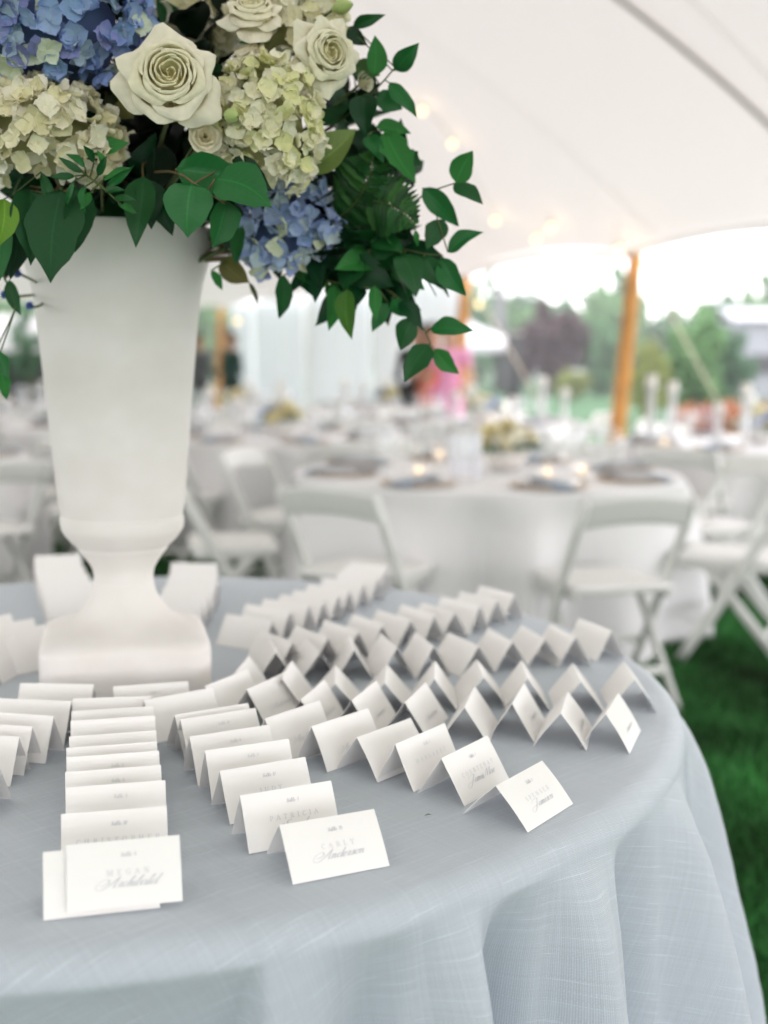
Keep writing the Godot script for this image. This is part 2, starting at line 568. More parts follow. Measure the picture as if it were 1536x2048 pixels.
func surroundings() -> void:
	var cr := [crown_mesh(1, 60, 60, 0.075), crown_mesh(2, 55, 60, 0.085), crown_mesh(3, 70, 50, 0.07)]
	var greens := [mat(0.075, 0.17, 0.075, 0.8, Color(0.10, 0.2, 0.06)), mat(0.095, 0.20, 0.07, 0.8, Color(0.12, 0.22, 0.06)), mat(0.06, 0.135, 0.07, 0.8, Color(0.08, 0.16, 0.06))]
	var purple := mat(0.040, 0.016, 0.021, 0.8, Color(0.04, 0.01, 0.015))
	var olive := mat(0.17, 0.20, 0.05, 0.8, Color(0.2, 0.2, 0.05))
	# the row of trees behind everything
	var r := RandomNumberGenerator.new()
	r.seed = 9
	for i in 26:
		var x := -21.0 + i * 1.75 + r.randf_range(-0.6, 0.6)
		var z := -62.0 - r.randf_range(0.0, 8.0)
		var h := r.randf_range(5.2, 6.8)
		if x > 13.0 and x < 22.0: h *= 0.85
		tree("background_tree", "green tree, %s from the left in the distant row" % ORD[i], cr[i % 3], greens[i % 3], Vector3(x, 0, z), h, r.randf_range(2.0, 2.7), 0.3, "trees in the distant row")
	tree("purple_tree", "round dark purple leaved tree beyond the small white canopy", cr[1], purple, Vector3(6.35, 0, -45), 3.75, 1.75, 0.2)
	tree("tall_bush", "large green bush right of the nearest wooden tent pole", cr[0], greens[1], Vector3(7.0, 0, -26), 2.75, 0.95, 0.0, "", "bush")
	tree("dark_bush", "dark green bush in front of the white house at the right", cr[2], greens[2], Vector3(7.75, 0, -26.5), 2.1, 0.8, 0.0, "", "bush")
	tree("yellow_bush", "low yellow green bush left of the nearest wooden tent pole", cr[1], olive, Vector3(6.1, 0, -38), 1.15, 0.75, 0.0, "", "bush")
	tree("olive_bush", "yellowish shrub close to the right of the nearest tent pole", cr[2], olive, Vector3(5.6, 0, -24.5), 1.75, 0.5, 0.0, "", "bush")
	tree("green_bush", "mid green bush between the purple tree and the tent pole", cr[0], greens[0], Vector3(8.6, 0, -46), 3.2, 1.3, 0.0, "", "bush")
	tree("left_bush", "small dark bush by the white shed left of the urn", cr[2], greens[2], Vector3(-7.4, 0, -24.0), 2.35, 0.55, 0.8, "", "bush")
	# white house at the right edge
	var hs := thing("white_house", "low white house with a dark window at the right edge", "house", Vector3(15.6, 0, -45))
	var hw := mat(0.25, 0.255, 0.28, 0.8)
	obj("wall", rounded_box(5.2, 2.9, 3.6, 0.02), hw, hs, Vector3(0, 1.45, 0))
	obj("roof", grid(1, 2, func(u, v): return Vector3((u - 0.5) * 5.6, 2.9 + (0.55 if v == 0.5 else 0.0), (v - 0.5) * 4.2)), mat(0.38, 0.39, 0.41, 0.8), hs)
	var win := obj("window", rounded_box(1.0, 0.7, 0.06, 0.01), M.dark, hs, Vector3(-1.55, 1.3, 1.82))
	obj("frame", rounded_box(1.1, 0.06, 0.08, 0.01), hw, win, Vector3(0, 0.38, 0.01))
	obj("sill", rounded_box(1.15, 0.06, 0.12, 0.01), hw, win, Vector3(0, -0.38, 0.02))
	obj("door", rounded_box(0.9, 1.9, 0.06, 0.01), mat(0.08, 0.09, 0.10, 0.6), hs, Vector3(-0.2, 0.95, 1.82))
	# white shed at the left edge
	var sh := thing("white_shed", "white flat roofed shed with a dark open front, left of the urn", "shed", Vector3(-8.6, 0, -25))
	obj("fascia", rounded_box(3.4, 0.75, 2.4, 0.02), mat(0.62, 0.60, 0.60, 0.8), sh, Vector3(0, 1.78, 0))
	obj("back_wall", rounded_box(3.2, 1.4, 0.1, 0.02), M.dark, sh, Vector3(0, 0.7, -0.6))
	for x in [-1.5, 0.0, 1.5]:
		obj("post", rounded_box(0.1, 1.4, 0.1, 0.01), M.dark, sh, Vector3(x, 0.7, 1.0))
	# small white canopy
	var cn := thing("small_canopy", "small white pop up canopy tent with a pointed roof beyond the lawn", "canopy", Vector3(3.3, 0, -50))
	var cm := mat(0.5, 0.5, 0.52, 0.8, Color(0.3, 0.3, 0.3))
	obj("roof", grid(4, 8, func(u, v):
		var a: float = u * TAU + PI / 4
		var rr: float = 3.7 * v
		return Vector3(sin(a) * rr, 3.25 - 1.25 * pow(v, 0.75), cos(a) * rr), true), cm, cn)
	obj("valance", grid(4, 1, func(u, v):
		var a: float = u * TAU + PI / 4
		return Vector3(sin(a) * 3.7, 2.0 - 0.3 * v, cos(a) * 3.7), true), cm, cn)
	for k in 4:
		var a := k * PI / 2 + PI / 4
		obj("leg", tube([Vector3(sin(a) * 3.6, 0, cos(a) * 3.6), Vector3(sin(a) * 3.6, 1.95, cos(a) * 3.6)], 0.05, 6), M.strap, cn)
	var gp := thing("grey_post", "plain grey post standing behind the small white canopy", "post", Vector3(5.05, 0, -51.5))
	obj("shaft", sweep([Vector3.ZERO, Vector3(0, 4.5, 0)], 0.5, 0.5), mat(0.10, 0.10, 0.105, 0.8), gp)
	obj("cap", rounded_box(0.6, 0.1, 0.6, 0.02), mat(0.10, 0.10, 0.105, 0.8), gp, Vector3(0, 4.55, 0))
	# dark speaker-like cabinet under the canopy and a parked white van
	var cab := thing("tall_cabinet", "tall dark cabinet standing at the edge of the small canopy", "cabinet", at(1026, 770, 30.0) * Vector3(1, 0, 1))
	obj("case", rounded_box(0.40, 2.0, 0.5, 0.04), M.dark, cab, Vector3(0, 1.0, 0))
	obj("top_panel", rounded_box(0.44, 0.05, 0.54, 0.02), M.strap, cab, Vector3(0, 2.02, 0))
	white_car(Vector3(9.1, 0, -54))
	# red flowers
	var rm := mat(0.34, 0.085, 0.05, 0.8)
	for k in 4:
		tree("red_shrub", ["low orange red shrub just right of the tall candle stands", "low red shrub second from the left in its row", "low red shrub below the dark bush", "low red shrub at the right edge below the white house"][k], cr[k % 3], rm if k % 2 else mat(0.40, 0.15, 0.07, 0.8), at([1375, 1415, 1462, 1525][k], 800, 19.0 + k * 0.3) * Vector3(1, 0, 1), 0.66, 0.34, 0.0, "", "shrub")

func white_car(pos: Vector3) -> void:
	var t := thing("parked_car", "white car parked beyond the lawn below the purple tree", "car", pos, -0.3)
	var paint := mat(0.72, 0.73, 0.76, 0.3)
	obj("body", grid(24, 8, func(u, v):
		var a: float = u * TAU
		var k: float = sin(v * PI)
		var x: float = signf(cos(a)) * pow(absf(cos(a)), 0.4) * 2.2 * pow(k, 0.3)
		var z: float = signf(sin(a)) * pow(absf(sin(a)), 0.4) * 0.85 * pow(k, 0.3)
		return Vector3(x, 0.3 + v * 0.65, z), true), paint, t)
	obj("cabin", grid(24, 8, func(u, v):
		var a: float = u * TAU
		var k: float = lerpf(1.0, 0.62, v) * (1.0 if v < 0.95 else 0.4)
		return Vector3(signf(cos(a)) * pow(absf(cos(a)), 0.4) * 1.35 * k - 0.2, 0.92 + v * 0.55, signf(sin(a)) * pow(absf(sin(a)), 0.4) * 0.78 * k), true), paint, t)
	for s in [-1, 1]:
		obj("side_window", grid(8, 1, func(u, v): return Vector3(lerpf(-1.1, 0.75, u) * lerpf(1.0, 0.72, v) - 0.05, 1.0 + v * 0.36, s * (0.80 - v * 0.19))), M.dark, t)
		for x in [-1.35, 1.35]:
			var w := obj("wheel", lathe([Vector2(0, 0.1), Vector2(0.2, 0.1), Vector2(0.31, 0.08), Vector2(0.32, 0.0), Vector2(0.31, -0.08), Vector2(0.2, -0.1), Vector2(0, -0.1)], 20), M.dark, t, Vector3(x, 0.32, s * 0.76))
			w.rotation.x = PI / 2
		obj("headlight", rounded_box(0.08, 0.12, 0.3, 0.02), M.seat_pad, t, Vector3(2.12, 0.68, s * 0.55))

# ---------------------------------------------------------------- guest tables
func cloth_mesh(R: float, H: float, folds: Callable, na: int, flare: float) -> ArrayMesh:
	# radius runs in over the top, round the brow and down to the floor
	var top := 16
	var brow := 6
	var dropn := 18
	var n := top + brow + dropn
	return grid(na, n, func(u, v):
		var k := int(round(v * n))
		var a: float = u * TAU
		var f: float = folds.call(a)
		var rr := 0.0
		var y := H
		if k <= top:
			rr = (R - 0.012) * pow(float(k) / top, 0.6)
		elif k <= top + brow:
			var b := float(k - top) / brow * PI / 2
			rr = R - 0.012 + 0.014 * sin(b)
			y = H - 0.014 * (1 - cos(b))
		else:
			var d := float(k - top - brow) / dropn
			y = H - 0.014 - d * (H - 0.018)
			rr = R + 0.002 + (f * 0.115 + flare) * pow(d, 0.6)
		return Vector3(sin(a) * rr, y, cos(a) * rr), true)

func make_chair(label: String) -> Node3D:
	var t := thing("folding_chair", label, "chair")
	for s in [-1, 1]:
		obj("back_upright", sweep(bez(Vector3(s * 0.212, 0.79, -0.25), Vector3(s * 0.212, 0.44, -0.06), Vector3(s * 0.212, 0, 0.20), 6), 0.022, 0.044, Vector3.RIGHT), M.white_resin, t)
		obj("rear_leg", sweep([Vector3(s * 0.182, 0.43, 0.10), Vector3(s * 0.182, 0, -0.26)], 0.02, 0.04, Vector3.RIGHT), M.white_resin, t)
		obj("seat_rail", sweep([Vector3(s * 0.186, 0.432, 0.20), Vector3(s * 0.186, 0.432, -0.15)], 0.018, 0.035, Vector3.RIGHT), M.white_resin, t)
	obj("back_slat", grid(12, 14, func(u, v):
		var a: float = v * TAU
		var x: float = (u - 0.5) * 0.415
		var bow: float = 1.0 - pow(absf(u - 0.5) * 2.0, 2.0)
		var yy: float = signf(cos(a)) * pow(absf(cos(a)), 0.4) * 0.050
		var zz: float = signf(sin(a)) * pow(absf(sin(a)), 0.6) * 0.010
		return Vector3(x, 0.735 + yy + bow * 0.022, -0.225 - bow * 0.03 + zz - yy * 0.3)), M.white_resin, t)
	obj("seat", rounded_box(0.39, 0.04, 0.385, 0.018), M.seat_pad, t, Vector3(0, 0.455, 0.03))
	obj("front_stretcher", sweep([Vector3(-0.21, 0.20, 0.10), Vector3(0.21, 0.20, 0.10)], 0.03, 0.018, Vector3.UP), M.white_resin, t)
	obj("rear_stretcher", sweep([Vector3(-0.18, 0.14, -0.15), Vector3(0.18, 0.14, -0.15)], 0.03, 0.018, Vector3.UP), M.white_resin, t)
	return t

func make_charger() -> Node3D:
	var t := thing("charger_plate", "round woven charger plate with a white dinner plate on it", "plate")
	obj("charger", lathe([Vector2(0, 0.004), Vector2(0.11, 0.004), Vector2(0.15, 0.012), Vector2(0.163, 0.016), Vector2(0.165, 0.012), Vector2(0.15, 0.003), Vector2(0, 0.001)], 32), mat(0.56, 0.48, 0.40, 0.6), t)
	obj("dinner_plate", lathe([Vector2(0, 0.012), Vector2(0.08, 0.012), Vector2(0.12, 0.024), Vector2(0.133, 0.027), Vector2(0.134, 0.024), Vector2(0.09, 0.008), Vector2(0, 0.007)], 32), mat(0.75, 0.75, 0.75, 0.2), t)
	return t

func make_napkin() -> Node3D:
	var t := thing("napkin", "folded dusty blue napkin lying over a plate", "napkin")
	var m := mat(0.30, 0.36, 0.43, 0.9, Color.BLACK, 0.3)
	obj("fold", grid(4, 14, func(u, v): return Vector3((u - 0.5) * 0.085, 0.031 + 0.006 * sin(u * PI) - 0.024 * pow(absf(v - 0.5) * 2.0, 4), (v - 0.5) * 0.36)), m, t)
	obj("underfold", grid(4, 14, func(u, v): return Vector3((u - 0.5) * 0.10, 0.028 + 0.004 * sin(u * PI) - 0.025 * pow(absf(v - 0.5) * 2.0, 4), (v - 0.5) * 0.33)), m, t)
	return t

func make_glass() -> Node3D:
	var t := thing("wine_glass", "clear stemmed wine glass on a white cloth", "glass")
	obj("bowl", lathe(smooth_profile([Vector2(0.004, 0.095), Vector2(0.028, 0.108), Vector2(0.041, 0.14), Vector2(0.038, 0.19), Vector2(0.032, 0.215)], 3), 20), M.glass, t)
	obj("stem", lathe([Vector2(0.004, 0.006), Vector2(0.004, 0.095)], 8), M.glass, t)
	obj("foot", lathe([Vector2(0, 0.006), Vector2(0.012, 0.005), Vector2(0.034, 0.001)], 20), M.glass, t)
	return t

func make_candle_stand(h: float) -> Node3D:
	var t := thing("candle_stand", "tall white pillar candle on a white stand", "candle stand")
	var m := mat(0.76, 0.76, 0.76, 0.4)
	obj("base", lathe([Vector2(0, 0.03), Vector2(0.02, 0.03), Vector2(0.05, 0.012), Vector2(0.055, 0), Vector2(0, 0)], 20), m, t)
	obj("column", lathe([Vector2(0.026, 0.02), Vector2(0.024, h * 0.8), Vector2(0.05, h * 0.82), Vector2(0.05, h * 0.84), Vector2(0, h * 0.84)], 20), m, t)
	var c := obj("candle", lathe([Vector2(0.034, h * 0.84), Vector2(0.034, h), Vector2(0.02, h - 0.005), Vector2(0, h - 0.006)], 20), mat(0.83, 0.80, 0.74, 0.6), t)
	obj("wick", tube([Vector3(0, h - 0.006, 0), Vector3(0.002, h + 0.012, 0)], 0.0012, 4), M.dark, c)
	return t

func make_centrepiece() -> Node3D:
	var t := thing("centrepiece", "low bowl of cream and blue flowers with green leaves", "flower bowl")
	obj("bowl", lathe([Vector2(0, 0.01), Vector2(0.06, 0.0), Vector2(0.10, 0.05), Vector2(0.115, 0.10), Vector2(0.108, 0.10), Vector2(0.09, 0.05), Vector2(0, 0.03)], 24), M.urn, t)
	var r := RandomNumberGenerator.new()
	r.seed = 31
	var ball := bloom_mesh(3)
	for k in 15:
		var a := k * 2.4
		var rr := 0.035 + 0.115 * sqrt(k / 15.0)
		var f := obj("bloom", ball, [M.cream[0], M.cream[1], M.rose[0], M.cream[3], M.blue_pale[1]][k % 5], t, Vector3(sin(a) * rr, 0.20 - rr * rr * 4.5 + r.randf() * 0.02, cos(a) * rr))
		f.scale = Vector3.ONE * r.randf_range(0.045, 0.065)
		f.rotation = Vector3(r.randf(), r.randf() * 6, r.randf())
	for k in 16:
		var a := k * 1.31 + 0.3
		var b := Vector3(sin(a) * 0.09, 0.11, cos(a) * 0.09)
		leaf("leaf", t, b, b + Vector3(sin(a) * 0.12, 0.02 - 0.05 * r.randf(), cos(a) * 0.12), 0.05, Vector3.UP, M.leaf, 0)
	return t

func bloom_mesh(sd: int) -> ArrayMesh:
	# a small layered bloom: rings of cupped petals in one mesh, radius 1
	var r := RandomNumberGenerator.new()
	r.seed = sd
	var st := SurfaceTool.new()
	st.begin(Mesh.PRIMITIVE_TRIANGLES)
	for ring in 4:
		var n := 4 + ring
		for k in n:
			var a := TAU * (k + 0.5 * ring) / n
			var tilt := 0.25 + ring * 0.38
			var d := Vector3(sin(a) * sin(tilt), cos(tilt), cos(a) * sin(tilt))
			var s := Vector3(cos(a), 0, -sin(a)) * (0.35 + 0.06 * ring)
			var base := Vector3(0, -0.2, 0)
			var tip := d * (0.85 + 0.15 * r.randf())
			st.add_vertex(base); st.add_vertex(tip * 0.75 - s); st.add_vertex(tip)
			st.add_vertex(base); st.add_vertex(tip); st.add_vertex(tip * 0.75 + s)
	st.generate_normals()
	return st.commit()

func make_votive() -> Node3D:
	var t := thing("votive_candle", "small lit votive candle in a clear glass cup", "candle")
	obj("cup", lathe([Vector2(0, 0.004), Vector2(0.028, 0.004), Vector2(0.036, 0.07)], 20), M.glass, t)
	obj("wax", lathe([Vector2(0, 0.006), Vector2(0.026, 0.006), Vector2(0.028, 0.035), Vector2(0, 0.034)], 18), mat(0.8, 0.77, 0.7, 0.5), t)
	var f := obj("flame", lathe([Vector2(0, 0.0), Vector2(0.006, 0.008), Vector2(0.005, 0.018), Vector2(0, 0.034)], 10), M.flame, t, Vector3(0, 0.04, 0))
	var l := OmniLight3D.new()
	l.name = "flame_light"
	l.light_color = Color(1.0, 0.75, 0.4)
	l.light_energy = 0.002
	l.light_size = 0.01
	l.omni_attenuation = 2.0
	l.shadow_enabled = true
	f.add_child(l)
	l.position = Vector3(0, 0.014, 0)
	return t

const SIDE := ["front", "front right", "right", "rear right", "rear", "rear left", "left", "front left"]

func guest_tables() -> void:
	# centre (x, z), turn of the first chair, words for where it stands
	var tabs := [
		[0.49, -5.46, 16.0, "middle table right behind the card table"],
		[-2.85, -6.1, 8.0, "near table at the left edge"],
		[-0.75, -8.0, 20.0, "table behind the urn's right side"],
		[2.45, -7.6, 10.0, "table at the right edge"],
		[0.85, -10.3, 30.0, "far table behind the middle table"],
		[-3.2, -9.2, 15.0, "far table at the left edge"],
		[-1.5, -11.8, 5.0, "far table left of the middle"],
		[-3.6, -13.2, 12.0, "farthest table at the left"],
		[0.0, -13.6, 18.0, "farthest table near the white side panels"],
	]
	var fold_fn := func(a): return sin(a * 11.0 + sin(a * 3.0) * 1.2) * (0.75 + 0.35 * sin(a * 5.0 + 1.0))
	var cl := cloth_mesh(TR, 0.75, fold_fn, 220, 0.035)
	var chair: Node3D = null
	var plate: Node3D = null
	var nap: Node3D = null
	var glass: Node3D = null
	var cand: Node3D = null
	var cp: Node3D = null
	var seat_words := ["nearest the camera on the right, seen from behind", "at the right side, side on", "at the far right side", "on the far side towards the right", "on the far side", "at the far left side", "at the left side, side on", "nearest the camera on the left, seen from behind"]
	for i in tabs.size():
		var e: Array = tabs[i]
		var c := Vector3(e[0], 0, e[1])
		var near := i == 0
		var g := thing("guest_table", "round guest table under a long white cloth, the " + e[3], "table", c, i * 0.7)
		obj("tablecloth", cl, M.white_cloth, g)
		obj("table_board", lathe([Vector2(0, 0.735), Vector2(TR - 0.03, 0.735), Vector2(TR - 0.03, 0.715), Vector2(0, 0.715)], 40), mat(0.3, 0.2, 0.1, 0.7), g)
		for k in 8:
			var a := deg_to_rad(e[2] + 45.0 * k)
			var d := Vector3(sin(a), 0, cos(a))
			var cr := 1.25 if k % 2 == 0 else 1.18
			var p := c + d * cr
			if p.z > -3.4 or Vector2(p.x - TC.x, p.z - TC.z).length() < 1.2:
				continue
			var lab: String = "white folding chair at the " + SIDE[k] + " of the " + e[3]
			var grp: String = "chairs of the " + e[3]
			if near:
				lab = "white folding chair of the middle table, " + seat_words[k]
				grp = "chairs round the middle table"
			if chair == null:
				chair = make_chair(lab)
				chair.set_meta("group", grp)
				chair.position = p
				chair.rotation.y = a + PI
			else:
				dup(chair, p, a + PI + rng.randf_range(-0.12, 0.12), lab, grp)
			var sp := c + d * (TR - 0.2)
			sp.y = 0.753
			var side := Vector3(d.z, 0, -d.x)
			var pl: String = "woven charger plate at the " + SIDE[k] + " of the " + e[3]
			var nl: String = "dusty blue napkin at the " + SIDE[k] + " of the " + e[3]
			var gl: String = "wine glass at the " + SIDE[k] + " of the " + e[3]
			if near:
				pl = "woven charger plate at the " + SIDE[k] + " of the middle table"
				nl = "dusty blue napkin at the " + SIDE[k] + " of the middle table"
				gl = "wine glass at the " + SIDE[k] + " of the middle table"
			var gw: String = " on the " + e[3]
			if plate == null:
				plate = make_charger(); plate.position = sp
				tag(plate, pl, "", "plates" + gw)
				nap = make_napkin(); nap.position = sp; nap.rotation.y = a
				tag(nap, nl, "", "napkins" + gw)
				glass = make_glass(); glass.position = sp + side * 0.17 - d * 0.16
				tag(glass, gl, "", "wine glasses" + gw)
			else:
				dup(plate, sp, 0, pl, "plates" + gw)
				dup(nap, sp, a + rng.randf_range(-0.1, 0.1), nl, "napkins" + gw)
				dup(glass, sp + side * 0.17 - d * 0.16, 0, gl, "wine glasses" + gw)
			dup(glass, sp + side * 0.09 - d * 0.21, 0, "inner " + gl, "inner wine glasses" + gw)
		var cpp := c + Vector3(0.03, 0.752, 0.0)
		if i == 0: cpp = at(1012, 905, 5.55) * Vector3(1, 0, 1) + Vector3(0, 0.752, 0)
		var cpl: String = "low bowl of cream and blue flowers on the " + e[3]
		if cp == null:
			cp = make_centrepiece(); cp.position = cpp; tag(cp, cpl)
		else:
			dup(cp, cpp, i * 1.1, cpl)
		if i >= 1:
			for k in 3:
				var cs: Node3D = make_candle_stand([0.22, 0.32, 0.27][k])
				var a := deg_to_rad(e[2] + 120.0 * k + 40.0)
				cs.position = c + Vector3(sin(a) * 0.3, 0.752, cos(a) * 0.3)
				tag(cs, "white candle stand, %s of three, on the %s" % [["shortest", "tallest", "middle one"][k], e[3]])
	# tall candle stands on the right and far tables
	var stands := [[1302, 7.5, 0.45], [1345, 7.9, 0.40], [1492, 7.4, 0.40], [1085, 10.2, 0.40], [1130, 10.0, 0.30], [420, 8.0, 0.34], [690, 10.8, 0.36], [560, 11.6, 0.32]]
	var words := ["tall white candle stand, the highest, right of the nearest tent pole", "tall white candle stand just right of the highest one", "white candle stand near the right edge of the picture", "white candle stand on the far table below the purple tree", "short white candle stand beside the one below the purple tree", "white candle stand right beside the urn", "white candle stand in front of the white side panels", "distant white candle stand left of the middle"]
	for k in stands.size():
		var s: Array = stands[k]
		var p := at(s[0], 800, s[1])
		p.y = 0.752
		var st := make_candle_stand(s[2])
		st.position = p
		tag(st, words[k])
	# votives and menu card on the middle table
	var spots := [[838, 915, 5.0], [1095, 925, 4.95], [1165, 922, 5.1], [1330, 880, 7.0], [985, 760, 9.9], [880, 890, 5.9]]
	var vw := ["lit votive left of the menu card on the middle table", "lit votive in front of the flower bowl, the left of a pair", "lit votive in front of the flower bowl, the right of a pair", "lit votive on the table at the right edge", "lit votive on the far table behind the middle table", "lit votive behind the menu card on the middle table"]
	var v0: Node3D = null
	for k in spots.size():
		var p := at(spots[k][0], spots[k][1], spots[k][2])
		p.y = 0.752
		if v0 == null:
			v0 = make_votive(); v0.position = p; tag(v0, vw[k])
		else:
			dup(v0, p, 0, vw[k])
	var mp := at(930, 950, 5.15)
	mp.y = 0.752
	var mc := thing("menu_card", "upright pale menu card standing on the middle table", "card", mp, 0.1)
	obj("sheet", rounded_box(0.15, 0.20, 0.004, 0.0015), mat(0.70, 0.72, 0.78, 0.8), mc, Vector3(0, 0.10, 0)).rotation.x = -0.12
	obj("holder", rounded_box(0.06, 0.012, 0.03, 0.004), M.urn, mc, Vector3(0, 0.006, 0))

# ---------------------------------------------------------------- people (far behind, out of focus)
func surface_nets(bones: Array, cell: float, color_fn: Callable) -> ArrayMesh:
	var lo := Vector3.ONE * 1e9
	var hi := -lo
	for b in bones:
		for e in [0, 1]:
			var p: Vector3 = b[e]
			var r: float = b[2 + e] + 0.05
			lo = Vector3(minf(lo.x, p.x - r), minf(lo.y, p.y - r), minf(lo.z, p.z - r))
			hi = Vector3(maxf(hi.x, p.x + r), maxf(hi.y, p.y + r), maxf(hi.z, p.z + r))
	var n := Vector3i(int((hi.x - lo.x) / cell) + 2, int((hi.y - lo.y) / cell) + 2, int((hi.z - lo.z) / cell) + 2)
	var f := PackedFloat32Array()
	f.resize(n.x * n.y * n.z)
	f.fill(1.0)
	for b in bones:
		var pa: Vector3 = b[0]
		var pb: Vector3 = b[1]
		var ra: float = b[2]
		var rb: float = b[3]
		var m := maxf(ra, rb) + 0.07
		var i0 := Vector3i(((pa.min(pb) - lo) - Vector3.ONE * m) / cell).clamp(Vector3i.ZERO, n - Vector3i.ONE)
		var i1 := Vector3i(((pa.max(pb) - lo) + Vector3.ONE * m) / cell + Vector3.ONE).clamp(Vector3i.ZERO, n - Vector3i.ONE)
		var ab := pb - pa
		var l2 := maxf(ab.length_squared(), 1e-9)
		for z in range(i0.z, i1.z + 1):
			for y in range(i0.y, i1.y + 1):
				for x in range(i0.x, i1.x + 1):
					var p := lo + Vector3(x, y, z) * cell
					var t := clampf((p - pa).dot(ab) / l2, 0, 1)
					var d := p.distance_to(pa + ab * t) - lerpf(ra, rb, t)
					var k := x + n.x * (y + n.y * z)
					var o := f[k]
					var h := clampf(0.5 + 0.5 * (d - o) / 0.04, 0, 1)
					f[k] = lerpf(d, o, h) - 0.04 * h * (1.0 - h)
	var st := SurfaceTool.new()
	st.begin(Mesh.PRIMITIVE_TRIANGLES)
	var idx := {}
	var offs := [0, 1, n.x, n.x + 1, n.x * n.y, n.x * n.y + 1, n.x * n.y + n.x, n.x * n.y + n.x + 1]
	for z in n.z - 1:
		for y in n.y - 1:
			for x in n.x - 1:
				var k := x + n.x * (y + n.y * z)
				var neg := 0
				var s := Vector3.ZERO
				var w := 0.0
				for c in 8:
					if f[k + offs[c]] < 0.0: neg += 1
				if neg == 0 or neg == 8: continue
				for e in [[0, 1], [2, 3], [4, 5], [6, 7], [0, 2], [1, 3], [4, 6], [5, 7], [0, 4], [1, 5], [2, 6], [3, 7]]:
					var a: float = f[k + offs[e[0]]]
					var b: float = f[k + offs[e[1]]]
					if (a < 0.0) != (b < 0.0):
						var t := a / (a - b)
						var p0 := Vector3(e[0] & 1, (e[0] >> 1) & 1, e[0] >> 2)
						var p1 := Vector3(e[1] & 1, (e[1] >> 1) & 1, e[1] >> 2)
						s += p0.lerp(p1, t)
						w += 1.0
				var p := lo + (Vector3(x, y, z) + s / w) * cell
				st.set_color(color_fn.call(p))
				st.add_vertex(p)
				idx[k] = idx.size()
	var ax := [1, n.x, n.x * n.y]
	for k in idx:
		for a in 3:
			var u: int = ax[(a + 1) % 3]
			var v: int = ax[(a + 2) % 3]
			if k + ax[a] >= f.size(): continue
			var s0: bool = f[k] < 0.0
			var s1: bool = f[k + ax[a]] < 0.0
			if s0 == s1: continue
			if not (idx.has(k - u) and idx.has(k - v) and idx.has(k - u - v)): continue
			var q := [idx[k], idx[k - u], idx[k - u - v], idx[k - v]]
			if s0: q.reverse()
			for i in [0, 1, 2, 0, 2, 3]: st.add_index(q[i])
	st.generate_normals()
	return st.commit()

func person(label: String, pos: Vector3, turn: float, top: Color, low: Color, hair: Color, dress: bool, arm_up: float) -> void:
	var t := thing("person", label, "person", pos, turn)
	var skin := Color(0.50, 0.30, 0.21)
	var b := [
		[Vector3(0, 1.52, 0.01), Vector3(0, 1.60, 0.015), 0.085, 0.082], [Vector3(0, 1.40, 0), Vector3(0, 1.50, 0.0), 0.052, 0.05], [Vector3(0, 1.555, 0.09), Vector3(0, 1.53, 0.105), 0.012, 0.014],
		[Vector3(-0.15, 1.36, 0), Vector3(0.15, 1.36, 0), 0.062, 0.062], [Vector3(0, 1.30, 0.01), Vector3(0, 1.08, 0), 0.13, 0.115], [Vector3(-0.06, 0.95, 0), Vector3(0.06, 0.95, 0), 0.125, 0.125],
	]
	for s in [-1.0, 1.0]:
		var el := Vector3(s * 0.23, 1.10, -0.02)
		var wr := Vector3(s * 0.20, 0.90 + arm_up, 0.10 + arm_up * 0.5)
		b.append([Vector3(s * 0.185, 1.35, 0), el, 0.05, 0.038])
		b.append([el, wr, 0.038, 0.027])
		b.append([wr, wr + Vector3(-s * 0.02, -0.08, 0.03), 0.032, 0.022])
		b.append([Vector3(s * 0.09, 0.92, 0), Vector3(s * 0.10, 0.50, 0.02 * s), 0.085, 0.055])
		b.append([Vector3(s * 0.10, 0.50, 0.02 * s), Vector3(s * 0.10, 0.08, -0.02), 0.055, 0.037])
		b.append([Vector3(s * 0.10, 0.04, -0.02), Vector3(s * 0.115, 0.03, 0.13), 0.04, 0.032])
	if dress:
		b.append([Vector3(0, 0.95, 0), Vector3(0, 0.40, 0), 0.14, 0.20])
	var mesh := surface_nets(b, 0.022, func(p):
		if p.y > 1.415: return skin
		if absf(p.x) > 0.175 and p.y < 1.22 and dress: return skin
		if p.y < (0.32 if dress else 0.07): return skin if dress else Color(0.02, 0.02, 0.02)
		return top if p.y > 0.98 else low)
	var m := mat(1, 1, 1, 0.8)
	m.vertex_color_use_as_albedo = true
	obj("body", mesh, m, t)
	var hb := surface_nets([[Vector3(0, 1.60, -0.02), Vector3(0, 1.63, -0.005), 0.09, 0.088], [Vector3(0, 1.56, -0.055), Vector3(0, 1.44 if dress else 1.53, -0.06), 0.07, 0.05]], 0.016, func(_p): return hair)
	obj("hair", hb, m, t)

